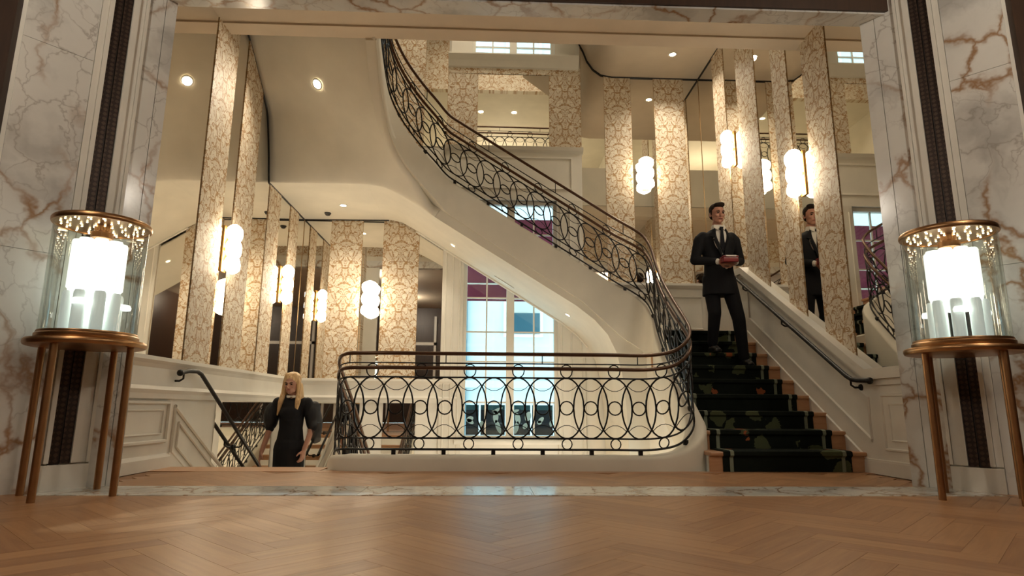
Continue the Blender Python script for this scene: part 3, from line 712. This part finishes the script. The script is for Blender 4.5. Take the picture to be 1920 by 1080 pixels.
# ================================================================= WALL HANDRAILS
def wall_handrail(name, pts, m, brk, side, label, r=.018):
    h = empty(name, (0, 0, 0), 0, label, 'handrail')
    P = smooth_path(pts, .03) if len(pts) > 8 else pts
    MB().tube(P, r, 8, rz=1.15).build('rail', m, h, 50)
    for p in brk:
        wx = p[0]-side*.085
        b = MB().tube([(p[0], p[1], p[2]-.01), (p[0], p[1], p[2]-.055), (p[0]-side*.03, p[1], p[2]-.075), (wx, p[1], p[2]-.075)], .009, 6).build('bracket', m, h, 50)
        MB().lathe([(0, .012), (.026, .010), (.030, 0), (0, 0)], 12).build('rosette', m, b)
        r_ = b.children[0]; r_.location = (wx, p[1], p[2]-.075); r_.rotation_euler = (0, side*PI/2, 0)
    e = pts[0]
    MB().ell(e, (.028, .028, .028), 10, 7).build('end_knob', m, h, 60)
    return h
xh = XL+.10
wall_handrail('wall_handrail', [(xh, 5.28, .775), (xh, 5.42, .80), (xh, 5.58, .805), (xh, 5.66, .785), (xh, 7.4, .785-1.74*.575)], M_DKRAIL_SHADE,
              [(xh, 5.34, .785), (xh, 6.75, .158), (xh, 7.3, -.16)], 1, 'black bronze handrail sloping down the left wall beside the woman')
xh = XR-.135
wall_handrail('wall_handrail', [(xh, 4.86, .735), (xh, 5.02, .745), (xh, 5.10, .755), (xh, 5.18, .79), (xh, 7.35, .79+2.17*.607), (xh, 7.5, 2.14)], M_DKRAIL_SHADE,
              [(xh, 5.12, .765), (xh, 6.25, 1.435), (xh, 7.15, 1.985)], -1, 'black bronze handrail sloping up the right wall beside the man')

# ================================================================= WINDOWS, OUTSIDE
def window(name, x0, x1, z0, z1, hbars, label):
    yf = YB+.07
    wn = MB().box(x0, x0+.05, yf-.05, yf+.06, z0, z1).box(x1-.05, x1, yf-.05, yf+.06, z0, z1).box(x0+.05, x1-.05, yf-.05, yf+.06, z1-.06, z1).box(x0+.05, x1-.05, yf-.05, yf+.06, z0, z0+.05).build(name, M_FRAME); struct(wn, label)
    xm = (x0+x1)/2
    MB().box(xm-.055, xm+.055, yf-.04, yf+.05, z0+.05, z1-.06).build('mullion', M_FRAME, wn)
    for a, b in ((x0+.05, xm-.055), (xm+.055, x1-.05)):
        c = (a+b)/2; MB().box(c-.011, c+.011, yf-.012, yf+.02, z0+.05, z1-.06).build('glazing_bar', M_FRAME, wn)
        for h in hbars: MB().box(a, b, yf-.010, yf+.018, h-.011, h+.011).build('glazing_bar', M_FRAME, wn)
        zz = [z0+.05]+list(hbars)+[z1-.06]
        for u, v in zip(zz, zz[1:]):
            for s_, t_ in ((a, c), (c, b)): MB().box(s_, t_, yf+.002, yf+.006, u, v).build('pane', M_PANE, wn)
    return wn
wn1 = window('window_1', WX0, WX1, WZB, WZT, (.58, 1.14, 1.56, 2.05, 2.55, 3.0), 'tall daylit casement window behind the stair')
window('window_2', UX0, UX1, UZB, UZT, (6.02, 6.6, 7.1), 'upper daylit window above the ledge')
MB().prism([(YB+.02, .02), (YB-.12, .02), (YB-.13, .05), (YB-.12, .075), (YB+.02, .08)], 'x', WX0-.08, WX1+.08).build('window_sill', M_FRAME, wn1)
# printed navy panels behind the bottom panes
xm = (WX0+WX1)/2
for k, (a, b) in enumerate(((WX0+.06, -.115), (-.095, xm-.06), (xm+.06, .605), (.625, WX1-.06))):
    pn = tag(MB().box(a+.004, b-.004, YB+.13, YB+.15, .135, .545).build('printed_panel', M_NAVY),
             ['navy panel with one pale leaf, leftmost behind the bottom window pane', 'navy panel with a tall pale curved leaf, left of the window mullion', 'navy panel with clustered pale leaves, right of the window mullion', 'navy panel with two small pale leaves, rightmost in the window'][k], 'panel', 'navy panels in the window foot')
    w_ = b-a
    lv = [[(.32, .52, .05, .04, .5), (.36, .45, .05, .03, -.6)], [(.70, .84, .07, .02, .4), (.62, .60, .035, .09, .0), (.66, .74, .06, .02, -.5), (.72, .28, .03, .10, .35), (.06, .35, .03, .05, 0)],
          [(.10, .80, .05, .02, .3), (.24, .55, .035, .08, .2), (.85, .62, .04, .07, -.3), (.68, .30, .03, .045, -.5), (.16, .25, .03, .09, -.25)], [(.42, .50, .05, .03, .8), (.92, .40, .025, .05, -.2), (.35, .42, .03, .03, 0)]][k]
    for (u, v, ra, rb, an) in lv:
        pts = [(math.cos(t)*ra*1.1*abs(math.cos(t))**.3, math.sin(t)*rb) for t in [2*PI*i/14 for i in range(14)]]
        cx, cz = a+u*w_, .135+v*.41
        q = MB().prism([(cx+px*math.cos(an)-pz*math.sin(an), cz+px*math.sin(an)+pz*math.cos(an)) for px, pz in pts], 'y', YB+.124, YB+.132).build('leaf_print', M_LEAF, pn)
    MB().box(a+.004, b-.004, YB+.126, YB+.131, .475, .545).build('top_band', M_TEAL, pn)
# burgundy awning outside the top of the window
aw = empty('awning', (0, 0, 0), 0, 'burgundy awning hanging outside the top of the tall window', 'awning')
MB().grid([[(x, YB+.45, 3.35), (x, YB+.75, 2.85), (x, YB+.95, 2.44+.02*math.sin(x*9)), (x, YB+.96, 2.16)] for x in [WX0-.4+i*.1 for i in range(22)]]).build('cloth', M_AWN, aw, 40)
MB().tube([(WX0-.4, YB+.95, 2.44), (WX1+.4, YB+.95, 2.44)], .015, 6).build('bar', M_FRAME, aw)
for x_ in (WX0-.3, WX1+.3): MB().tube([(x_, YB+.14, 2.9), (x_, YB+.6, 3.0), (x_, YB+.95, 2.44)], .014, 6).build('arm', M_FRAME, aw); MB().tube([(x_, YB+.14, 3.40), (x_, YB+.46, 3.36)], .014, 6).build('arm', M_FRAME, aw)
# opposite house
ob = empty('building', (0, 15, -3), 0, 'pale house with teal blinds across the street, seen through the window', 'building'); ob.location = (0, 0, 0)
MB().box(-9, 9, 14.0, 14.5, -4, 12).build('facade', M_FACADE, ob)
for x in (-4.2, -2.1, .80, 3.4):
    for z in (2.55, 5.9, 9.0):
        f = MB().box(x-.45, x+.45, 13.93, 14.0, z-.45, z+1.0).build('window', M_FRAME, ob)
        MB().box(x-.38, x+.38, 13.90, 13.94, z-.38, z+.95).build('pane', M_PANE, f); MB().box(x-.38, x+.38, 13.91, 13.935, z-.38, z+.10).build('blind', M_TEAL, f)
for z in (.95, 4.4, 7.6): MB().box(-9, 9, 13.85, 14.0, z, z+.16).build('string_course', M_FACADE, ob)
MB().box(-.62, -.48, 13.88, 14.0, -4, 3.2).build('downpipe', M_TEAL, ob)
light('street_daylight', 'SUN', (0, 12, 14), 2.2, (.86, .96, 1), .2, (math.radians(-38), math.radians(12), 0))

# ================================================================= LIGHT FITTINGS
def sconce_mesh():
    prof = []
    for i in range(31):
        z = -.255+.51*i/30; u = (z+.255)/.17; fr = u-math.floor(u) if u < 3 else 1.0
        lobe = .66+.34*math.sin(PI*fr)**.6
        endt = min(1, max(0.0, (.255-abs(z))/.05))**.5
        prof.append((max(.002, .112*lobe*(.25+.75*endt)), z))
    mb = MB().lathe(prof, 16)
    mb.v = [(x, y*.62, z) for x, y, z in mb.v]
    return mb.mesh('shade', M_SCONCE, 60)
SH = sconce_mesh()
BP = MB().box(-.05, .05, -.012, .0, -.235, .235).mesh('backplate', M_SCONCE_BACK); ST = MB().tube([(0, -.055, 0), (0, -.008, 0)], .02, 8).mesh('stem', M_SCONCE_BACK)
def sconce(loc, rz, label, e=7):
    s = empty('wall_sconce', loc, rz, label, 'wall lamp', 'three-lobed glowing wall sconces')
    inst(SH, 'shade', (0, -.095, 0), 0, s); inst(BP, 'backplate', (0, 0, 0), 0, s); inst(ST, 'stem', (0, 0, 0), 0, s)
    return s
sconce((XL+.012, 6.07, 2.05), PI/2, 'glowing three-lobed sconce on the left wall nearest the marble jamb')
sconce((XL+.012, 7.76, 2.03), PI/2, 'glowing three-lobed sconce on the left wall farther from the jamb')
sconce((-1.665, YB-.012, 1.99), 0, 'glowing three-lobed sconce on the back wall left of the window')
sconce((2.31, YB-.012, 3.93), 0, 'glowing three-lobed sconce on the back wall above the half-landing')
sconce((XR-.012, 5.80, 2.87), -PI/2, 'glowing three-lobed sconce on the right wall above the reflected man')
sconce((XR-.012, 7.42, 3.85), -PI/2, 'glowing three-lobed sconce high on the right wall above the man')
def downlight(loc, label, nrm=(0, 0, -1), e=14, r=.04, spot=True):
    s = empty('ceiling_downlight', loc, 0, label, 'downlight', 'recessed downlights')
    q = Vector((0, 0, -1)).rotation_difference(Vector(nrm)); s.rotation_mode = 'QUATERNION'; s.rotation_quaternion = q
    MB().lathe([(r, -.004), (r+.014, -.006), (r+.018, 0), (r, 0)], 20).build('trim_ring', M_WHITE, s, 40)
    MB().lathe([(.0005, -.003), (r*.6, -.0035), (r, -.001)], 16).build('lens', M_DOWN, s)
    if spot:
        l = light('downlight_lamp', 'SPOT', (0, 0, -.02), e, WARM, .04, (0, 0, 0), spot=math.radians(125), blend=.9); l.parent = s
    return s
downlight((-1.96, 7.92, 3.149), 'downlight in the flat left landing soffit above the wall sconces', e=45)
downlight((-1.949, 6.372, 4.043), 'large downlight on the sloping soffit of the upper left flight', (-.372, -.575, -.729), e=40, r=.05)
downlight((-.49, 8.0, 2.643), 'small downlight in the crossing soffit above the left window jamb', (-.53, 0, -.85), e=25, r=.03)
downlight((1.03, 7.87, 1.698), 'small downlight in the crossing soffit near its low right end', (-.53, 0, -.85), e=22, r=.03)
downlight((2.60, 7.93, 5.519), 'downlight in the upper right soffit above the damask strips', e=90, r=.045)
MB_slot = MB().box(-.16, .16, -.022, .022, -.006, 0).build('ceiling_vent', M_WHITE); tag(MB_slot, 'pale slot vent in the crossing soffit over the window', 'vent'); MB_slot.location = (.21, 8.28, 2.205); MB_slot.rotation_euler = (0, math.radians(32), 0)
sd = empty('smoke_detector', (-2.25, 8.26, 3.149), 0, 'small dark dome sensor on the left landing soffit', 'detector')
MB().lathe([(.045, 0), (.045, -.012), (.036, -.022)], 16).build('base', M_BLACKPLASTIC, sd, 40); MB().lathe([(.036, -.018), (.030, -.035), (.0005, -.046)], 14).build('dome', M_BLACKPLASTIC, sd, 50)
for x in (-.25, .55): downlight((x, 3.5, 7.499), 'downlight in the gallery ceiling seen reflected in the %s of the back mirror' % ('left half' if x < 0 else 'right half'), spot=False, r=.06)

# ================================================================= CLOCHE LAMPS ON BRASS TABLES
def lamp_table(c, ang, label):
    t = empty('lamp_table', (c[0], c[1], 0), ang, label, 'table', 'round brass lamp tables')
    MB().lathe([(.0005, .835), (.290, .835), (.304, .840), (.309, .852), (.309, .865), (.302, .874), (.0005, .876)], 40).build('table_top', M_BRASS, t, 40)
    for k in range(4):
        a = PI/4+k*PI/2; x, y = .262*math.cos(a), .262*math.sin(a)
        lg = MB().tube([(0, 0, 0), (0, 0, .836)], .020, 10).build('leg', M_BRASS2, t, 50); lg.location = (x, y, 0)
    return t
def cloche(c, rz, label):
    t = empty('cloche_lamp', (c[0], c[1], .876), rz, label, 'lamp', 'glass cylinder lamps with glowing rods')
    MB().lathe([(.0005, 0), (.258, 0), (.262, .006), (.262, .026), (.254, .034), (.0005, .036)], 40).build('base_ring', M_BRASS, t, 40)
    MB().lathe([(.248, .030), (.248, .705)], 48).build('glass_cylinder', M_GLASS, t, 60)
    MB().lathe([(.252, .030), (.255, .036), (.252, .046)], 40).build('glass_collar', M_BRASS, t, 50)
    cp = MB().lathe([(.0005, .702), (.244, .702), (.244, .695), (.260, .695), (.264, .702), (.264, .718), (.256, .728), (.0005, .730)], 40).build('cap', M_BRASS, t, 40)
    k = 0
    for rr, n in ((.05, 6), (.115, 11), (.18, 16), (.215, 18)):
        for i in range(n):
            a = 2*PI*(i+.5*k)/n; MB().ell((rr*math.cos(a), rr*math.sin(a), .697), (.0062, .0062, .004), 6, 4).build('led', M_LED, cp)
        k += 1
    hub = MB().lathe([(.0005, .702), (.045, .702), (.045, .67), (.06, .66), (.06, .625), (.03, .61), (.03, .58), (.0005, .58)], 20).build('hub', M_BRASS2, t, 40)
    for i in range(8):
        a = 2*PI*(i+.5)/8; x, y = .105*math.cos(a), .105*math.sin(a)
        MB().lathe([(.0005, .30), (.030, .30), (.040, .31), (.040, .59), (.034, .602), (.0005, .604)], 12, (x, y, 0)).build('glowing_rod', M_TUBE, t, 50)
        x, y = .125*math.cos(a+.2), .125*math.sin(a+.2)
        MB().lathe([(.0005, .034), (.034, .034), (.034, .27), (.028, .285), (.0005, .287)], 12, (x, y, 0)).build('clear_rod', M_TUBE2, t, 50)
    MB().ell((0, 0, .30), (.135, .135, .085), 24, 12).build('diffuser', M_DIFF, t, 60)
    for i in range(3):
        a = 2*PI*i/3+.5; x, y = .155*math.cos(a), .155*math.sin(a)
        MB().lathe([(.0005, .20), (.045, .20), (.048, .215), (.040, .232), (.0005, .235)], 14, (x, y, 0)).build('glow_cap', M_TUBE, t, 50)
    return t
LT1, LT2 = (-2.37, 3.72), (2.87, 3.60)
lamp_table(LT1, math.radians(43), 'round brass table with four legs beside the left marble jamb')
cloche(LT1, .2, 'glass cylinder lamp with glowing rods on the left brass table')
lamp_table(LT2, math.radians(51), 'round brass table with four legs beside the right marble jamb')
cloche(LT2, -.5, 'glass cylinder lamp with glowing rods on the right brass table')

# ================================================================= PEOPLE
def remeshed(mb, name, m, parent, voxel=.007, smooth=4, disp=None):
    me = mb.mesh(name+'_src', None); o = bpy.data.objects.new(name+'_src', me); C.objects.link(o)
    r = o.modifiers.new('r', 'REMESH'); r.mode = 'VOXEL'; r.voxel_size = voxel
    if smooth: s_ = o.modifiers.new('s', 'SMOOTH'); s_.iterations = smooth; s_.factor = .5
    dg = bpy.context.evaluated_depsgraph_get(); ev = o.evaluated_get(dg)
    out = bpy.data.meshes.new_from_object(ev); out.name = name; bpy.data.objects.remove(o); bpy.data.meshes.remove(me)
    out.materials.clear(); out.materials.append(m); out.shade_smooth()
    n = bpy.data.objects.new(name, out); C.objects.link(n); n.parent = parent
    return n
def head(mb, c, yaw, pitch, s=1.0):
    """skull, jaw, nose, ears added to the body mesh; c = centre of the skull; face towards local -y. Returns a local->world function."""
    R = Matrix.Rotation(yaw, 3, 'Z') @ Matrix.Rotation(pitch, 3, 'X'); c = Vector(c)
    def W(x, y, z): return c+R @ Vector((x*s, y*s, z*s))
    def E(x, y, z, rx, ry, rz): mb.ell(W(x, y, z), (rx*s, ry*s, rz*s), 16, 10, R)
    E(0, .012, .032, .076, .094, .088)            # cranium
    E(0, -.018, -.035, .062, .074, .080)          # face
    E(0, -.040, -.088, .036, .040, .030)          # chin
    E(.034, -.030, -.070, .026, .036, .030); E(-.034, -.030, -.070, .026, .036, .030)   # jaw
    mb.cap(W(0, -.088, .004), .008*s, W(0, -.106, -.030), .013*s)                       # nose
    E(.040, -.072, -.022, .022, .016, .018); E(-.040, -.072, -.022, .022, .016, .018)   # cheeks
    mb.cap(W(-.040, -.084, .022), .009*s, W(.040, -.084, .022), .009*s)                 # brow
    for sx in (-1, 1): E(sx*.078, .012, -.012, .010, .020, .030)                        # ears
    mb.cap(W(-.015, -.089, -.060), .007*s, W(.015, -.089, -.060), .007*s)               # lips
    return W, R
def face_parts(parent, W, R, s, lipm):
    for sx in (-1, 1):
        MB().ell(W(sx*.031, -.084, .004), (.012*s, .007*s, .0065*s), 10, 6, R).build('eye', M_EYE, parent, 60)
        MB().tube([W(sx*.014, -.093, .020), W(sx*.032, -.094, .026), W(sx*.049, -.085, .021)], .0042*s, 5).build('eyebrow', M_HAIR_D, parent)
    MB().tube([W(-.021, -.090, -.061), W(-.008, -.0955, -.058), W(.008, -.0955, -.058), W(.021, -.090, -.061)], [.003*s, .0055*s, .0055*s, .003*s], 6).build('lips', lipm, parent, 60)
def hand(mb, wrist, direc, palm_n, thumb_side, curl=.5, s=1.0, spread=.10):
    """palm + five fingers of different lengths; direc: towards the fingertips, palm_n: out of the palm, fingers curl towards palm_n."""
    d = Vector(direc).normalized(); n = Vector(palm_n); n = (n-d*n.dot(d)).normalized(); t = d.cross(n).normalized()*thumb_side; w = Vector(wrist)
    mb.cap(w, .026*s, w+d*.03*s, .030*s, .7, t); 
    k0 = w+d*.085*s
    for off in (-.028, -.009, .010, .028): mb.cap(w+d*.02*s+t*off*.7*s, .015*s, k0+t*off*s, .0125*s)
    for off, ln in ((.030, .068), (.010, .076), (-.010, .070), (-.029, .054)):
        p = k0+t*off*s; a = 0
        for j, fr in enumerate((.46, .31, .23)):
            a += curl*(.55, .8, .6)[j]
            dr = (d*math.cos(a)+n*math.sin(a)+t*spread*off*6*(1-j*.3)).normalized(); q = p+dr*ln*fr*s
            mb.cap(p, (.0098, .0090, .0082)[j]*s, q, (.0090, .0082, .0072)[j]*s, n=10); p = q
    p = w+d*.028*s+t*.030*s; dr = (d*.62+t*.62+n*.42).normalized(); q = p+dr*.042*s
    mb.cap(p-t*.008*s, .014*s, q, .0115*s); dr2 = (d*.85+t*.10+n*.5).normalized(); mb.cap(q, .011*s, q+dr2*.034*s, .0088*s)

def make_man():
    MX, MY, Z5 = 2.635, 6.73, 6*RISE+.011
    p = empty('person', (MX, MY, Z5), 0, 'person in a black suit and tie holding a red box on the stairs', 'person')
    T = lambda x, y, z: (x, y, z)
    # joints in local metres, facing -y; viewer-left is -x
    hipz = .985; sh = 1.535
    HL, HR = (-.095, .06, hipz), (.095, .05, hipz)
    KL, KR = (-.085, .02, .60), (.165, -.03, .53)
    AL, AR = (-.085, .14, .275), (.215, .015, .10)         # left foot one step up, right foot on tread 5
    SL, SR = (-.195, .045, sh-.035), (.195, .045, sh-.035)
    EL, ER = (-.265, .065, 1.215), (.262, .065, 1.215)
    WL, WR = (-.085, -.185, 1.145), (.105, -.185, 1.140)
    b = MB()
    b.cap((-.07, .05, hipz-.02), .115, (.07, .05, hipz-.02), .115, .85, (1, 0, 0)); b.cap((0, .05, hipz), .13, (0, .045, 1.2), .12, .78, (1, 0, 0))
    b.cap((0, .045, 1.2), .125, (0, .04, 1.42), .145, .72, (1, 0, 0)); b.cap((-.12, .05, 1.45), .060, (.12, .05, 1.45), .060)
    b.cap((0, .045, 1.46), .058, (0, .02, 1.64), .054)
    for S_, E_, W_ in ((SL, EL, WL), (SR, ER, WR)): b.cap((S_[0]*.93, S_[1], S_[2]-.02), .044, E_, .040); b.cap(E_, .040, W_, .028)
    for H_, K_, A_ in ((HL, KL, AL), (HR, KR, AR)): b.cap(H_, .088, K_, .058); b.cap(K_, .058, A_, .040)
    for A_ in (AL, AR): b.cap((A_[0], A_[1]+.01, A_[2]-.045), .022, (A_[0], A_[1]-.09, A_[2]-.068), .015)
    hand(b, WL, (.75, -.30, -.10), (.35, .75, .30), -1, .75, 1.0); hand(b, WR, (-.75, -.30, -.10), (-.35, .75, .30), 1, .75, 1.0)
    W, R = head(b, (0.0, -.01, 1.755), .10, .16, 1.0)
    remeshed(b, 'body', M_SKIN2, p, .006, 2)
    face_parts(p, W, R, 1.0, M_LIP)
    # hair: short, side-swept
    h = MB(); h.ell(W(0, .026, .050), (.084, .092, .080), 18, 12, R); h.ell(W(0, -.045, .100), (.066, .045, .030), 14, 8, R); h.ell(W(.02, -.035, .108), (.05, .05, .03), 12, 8, R); h.ell(W(0, .06, .0), (.074, .052, .07), 14, 8, R)
    for sx in (-1, 1): h.cap(W(sx*.076, .0, .04), .014, W(sx*.076, -.004, -.012), .008)
    remeshed(h, 'hair', M_HAIR_D, p, .007, 3)
    bd_ = MB(); bd_.ell(W(0, -.036, -.082), (.050, .052, .040), 14, 8, R); bd_.ell(W(.036, -.020, -.060), (.031, .046, .034), 12, 8, R); bd_.ell(W(-.036, -.020, -.060), (.031, .046, .034), 12, 8, R)
    # shirt collar and front
    s_ = MB(); s_.cap((0, .035, 1.545), .070, (0, .025, 1.60), .064, .95, (1, 0, 0)); s_.ell((0, -.068, 1.43), (.085, .045, .14), 14, 10)
    remeshed(s_, 'shirt', M_SHIRT, p, .008, 3)
    # jacket
    j = MB(); prof = [(.80, .198, .140), (.86, .194, .136), (.95, .184, .130), (1.08, .164, .120), (1.18, .158, .117), (1.30, .176, .127), (1.40, .192, .128), (1.47, .192, .118), (1.515, .160, .098), (1.545, .115, .082), (1.575, .078, .070)]
    rows = [[(rx*math.copysign(abs(math.cos(t))**.85, math.cos(t)), .045+ry*math.copysign(abs(math.sin(t))**.85, math.sin(t)), z) for t in [2*PI*k/28 for k in range(29)]] for z, rx, ry in prof]
    j.grid(rows); nb = len(rows)*29; j.f += [tuple(range(28)), tuple((len(rows)-1)*29+k for k in range(27, -1, -1))]
    for S_, E_, W_, sx in ((SL, EL, WL, -1), (SR, ER, WR, 1)):
        j.cap((S_[0]-sx*.03, S_[1], S_[2]-.012), .066, (S_[0]+sx*.012, S_[1]+.005, S_[2]-.06), .068); j.cap((S_[0]+sx*.008, S_[1]+.003, S_[2]-.05), .068, E_, .055); j.cap(E_, .055, tuple(lerp(E_[k], W_[k], .88) for k in range(3)), .042)
    jk = remeshed(j, 'jacket', M_SUIT, p, .009, 4)
    # V of shirt and tie in front of the jacket
    yv = lambda z: -.098-.012*min(1, max(0, (1.55-z)/.3))
    V = MB(); V.grid([[(-.064, -.045, 1.575), (0, -.060, 1.58), (.064, -.045, 1.575)], [(-.058, -.088, 1.50), (0, -.104, 1.50), (.058, -.088, 1.50)], [(-.040, -.101, 1.40), (0, -.112, 1.40), (.040, -.101, 1.40)], [(-.016, -.106, 1.30), (0, -.112, 1.30), (.016, -.106, 1.30)], [(-.002, -.104, 1.25), (0, -.105, 1.25), (.002, -.104, 1.25)]])
    vo = V.build('shirt_front', M_SHIRT, p, 60); vs = vo.modifiers.new('t', 'SOLIDIFY'); vs.thickness = .02; vs.offset = -1
    MB().prism([(-.020, 1.57), (.020, 1.57), (.013, 1.535), (.026, 1.36), (0, 1.255), (-.026, 1.36), (-.013, 1.535)], 'y', -.124, -.112).build('tie', M_TIE, p)
    MB().ell((0, -.098, 1.553), (.021, .018, .020), 10, 6).build('tie_knot', M_TIE, p, 60)
    for sx in (-1, 1):
        l_ = MB().add([(sx*.058, -.062, 1.590), (sx*.118, -.075, 1.470), (sx*.078, -.118, 1.445), (sx*.100, -.112, 1.425), (sx*.012, -.126, 1.20), (sx*.018, -.128, 1.28)], [(0, 1, 2), (0, 2, 5), (2, 3, 4, 5)]).build('lapel', M_SUIT, p)
        md = l_.modifiers.new('t', 'SOLIDIFY'); md.thickness = .012
        c_ = MB().add([(sx*.012, -.070, 1.585), (sx*.055, -.045, 1.612), (sx*.066, -.062, 1.570), (sx*.034, -.098, 1.530)], [(0, 1, 2, 3)]).build('collar', M_SHIRT, p); md = c_.modifiers.new('t', 'SOLIDIFY'); md.thickness = .010
    for W_, E_ in ((WL, EL), (WR, ER)):
        a = Vector(W_); e = Vector(E_); MB().cap(a.lerp(e, .15), .034, a.lerp(e, .03), .034).build('cuff', M_SHIRT, p, 60)
    MB().ell((.02, -.140, 1.085), (.016, .012, .012), 8, 6).build('button', M_FRAME, p, 60)
    t_ = MB()
    t_.cap((-.06, .055, hipz-.02), .115, (.06, .055, hipz-.02), .115, .85, (1, 0, 0))
    for H_, K_, A_ in ((HL, KL, AL), (HR, KR, AR)):
        t_.cap(H_, .098, K_, .073); t_.cap(K_, .073, (A_[0], A_[1], A_[2]-.005), .056)
    remeshed(t_, 'trousers', M_SUIT, p, .009, 4)
    for A_, zf in ((AL, RISE), (AR, 0)):
        f = MB(); f.cap((A_[0], A_[1]+.02, zf+.042), .043, (A_[0], A_[1]-.10, zf+.036), .040); f.cap((A_[0], A_[1]-.08, zf+.034), .041, (A_[0], A_[1]-.17, zf+.026), .028, .8, (1, 0, 0)); f.box(A_[0]-.035, A_[0]+.035, A_[1]-.19, A_[1]+.06, zf, zf+.02)
        remeshed(f, 'shoe', M_SHOE, p, .008, 2)
    # the red box in his hands, a thing of its own
    bx = empty('gift_box', (MX+.012, MY-.245, Z5+1.118), 0, "small red leather box with a painted highlight on its lid held in the man's hands", 'box')
    bevel(MB().box(-.085, .085, -.055, .055, 0, .050).build('box_body', M_REDBOX, bx), .008); bevel(MB().box(-.087, .087, -.057, .057, .051, .072).build('lid', M_REDBOX, bx), .008)
    MB().box(-.058, .058, -.062, -.030, .060, .0745).build('lid_highlight', M_HIGHLIGHT, bx)  # pale strip put in as the bright highlight on the lid
    return p
make_man()

def make_woman():
    FX, FY, FZ = -2.10, 6.80, -.80
    p = empty('person', (FX, FY, FZ), 0, 'person with long blond hair in a black puff-sleeved dress climbing the stairs', 'person')
    hipz = .87; H = 1.655
    SL, SR = (-.165, .03, 1.36), (.165, .03, 1.36)
    EL, ER = (-.225, .04, 1.075), (.225, .045, 1.085)
    WL, WR = (-.270, -.03, .835), (.175, -.045, .860)
    b = MB()
    b.cap((-.07, .03, hipz), .11, (.07, .03, hipz), .11, .85, (1, 0, 0)); b.cap((0, .03, hipz), .12, (0, .03, 1.08), .10, .78, (1, 0, 0)); b.cap((0, .03, 1.08), .105, (0, .03, 1.28), .115, .72, (1, 0, 0))
    b.cap((-.11, .03, 1.335), .055, (.11, .03, 1.335), .055); b.cap((0, .03, 1.34), .050, (0, .012, 1.47), .044)
    for S_, E_, W_ in ((SL, EL, WL), (SR, ER, WR)): b.cap((S_[0]*.92, S_[1], S_[2]-.02), .036, E_, .034); b.cap(E_, .034, W_, .024)
    for sx in (-1, 1): b.cap((sx*.08, .03, hipz-.05), .085, (sx*.085, -.02 if sx > 0 else .05, .46), .055); b.cap((sx*.085, -.02 if sx > 0 else .05, .46), .055, (sx*.085, .04, .09), .036); b.cap((sx*.085, .05, .05), .03, (sx*.09, -.10, .03), .024)
    hand(b, WL, (-.12, -.22, -1), (.9, .3, 0), 1, .35, .92); hand(b, WR, (-.10, -.22, -1), (-.9, .3, 0), -1, .5, .92)
    W, R = head(b, (-.012, -.005, 1.545), -.12, .14, .93)
    remeshed(b, 'body', M_SKIN, p, .006, 2)
    face_parts(p, W, R, .93, M_LIP)
    # long straight hair, parted, falling over both shoulders
    h = MB(); h.ell(W(0, .030, .052), (.087, .097, .082), 18, 12, R)
    for sx in (-1, 1):
        h.cap(W(sx*.044, -.020, .100), .030, W(sx*.083, -.002, .01), .026); h.cap(W(sx*.082, .0, .01), .026, W(sx*.090, -.010, -.10), .030)
        h.cap(W(sx*.090, -.012, -.10), .030, W(sx*.102, -.070, -.20), .030, .7, (1, 0, 0)); h.cap(W(sx*.102, -.070, -.20), .030, W(sx*(.125 if sx < 0 else .085), -.098, -.345), .010, .6, (1, 0, 0))
        h.cap(W(sx*.085, .02, -.02), .036, W(sx*.108, .01, -.19), .032)
    h.ell(W(0, .07, -.08), (.088, .05, .15), 14, 9, R)
    remeshed(h, 'hair', M_HAIR_B, p, .007, 3)
    d = MB()
    d.cap((-.06, .03, hipz-.02), .125, (.06, .03, hipz-.02), .125, .85, (1, 0, 0)); d.cap((0, .03, hipz), .155, (0, .03, 1.08), .125, .78, (1, 0, 0)); d.cap((0, .03, 1.08), .125, (0, .03, 1.27), .140, .72, (1, 0, 0))
    d.cap((-.125, .03, 1.34), .065, (.125, .03, 1.34), .065); d.cap((-.05, .028, 1.385), .05, (.05, .028, 1.385), .05); d.cap((0, .03, hipz), .168, (0, .03, .36), .155, .8, (1, 0, 0)); d.ell((0, -.05, 1.235), (.115, .05, .07), 14, 8)
    remeshed(d, 'dress', M_DRESS, p, .009, 4)
    for sx, S_, E_ in ((-1, SL, EL), (1, SR, ER)):
        u = MB(); u.cap((S_[0]-sx*.01, .03, 1.345), .060, (E_[0]-sx*.01, .04, 1.115), .056); u.ell((sx*.205, .04, 1.21), (.060, .072, .105), 16, 10)
        remeshed(u, 'sleeve_lining', M_DRESS, p, .009, 4)
        v = MB(); v.ell((sx*.222, .05, 1.20), (.080, .095, .150), 18, 12)
        if sx > 0: v.ell((.250, .075, 1.10), (.070, .08, .19), 16, 10); v.cap((.225, .06, 1.30), .065, (.275, .09, .96), .038)
        remeshed(v, 'puff_sleeve', M_SHEER, p, .010, 5)
        cf = MB().cap((E_[0], E_[1], E_[2]+.035), .047, (E_[0], E_[1], E_[2]+.0), .045).build('sleeve_cuff', M_DRESS, p, 60)
    MB().tube([(.062*math.cos(a), .022+.058*math.sin(a), 1.425+.012*math.sin(a)) for a in [2*PI*i/20 for i in range(20)]], .008, 6, True).build('collar', M_NECK, p, 60)
    for sx in (-1, 1): MB().ell((sx*.028, -.040, 1.408), (.024, .012, .015), 10, 6).build('collar_tip', M_NECK, p, 60)
    for sx in (-1, 1): MB().cap((sx*.085, .05, .035), .034, (sx*.09, -.12, .026), .024).build('shoe', M_SHOE, p, 60)
    return p
make_woman()
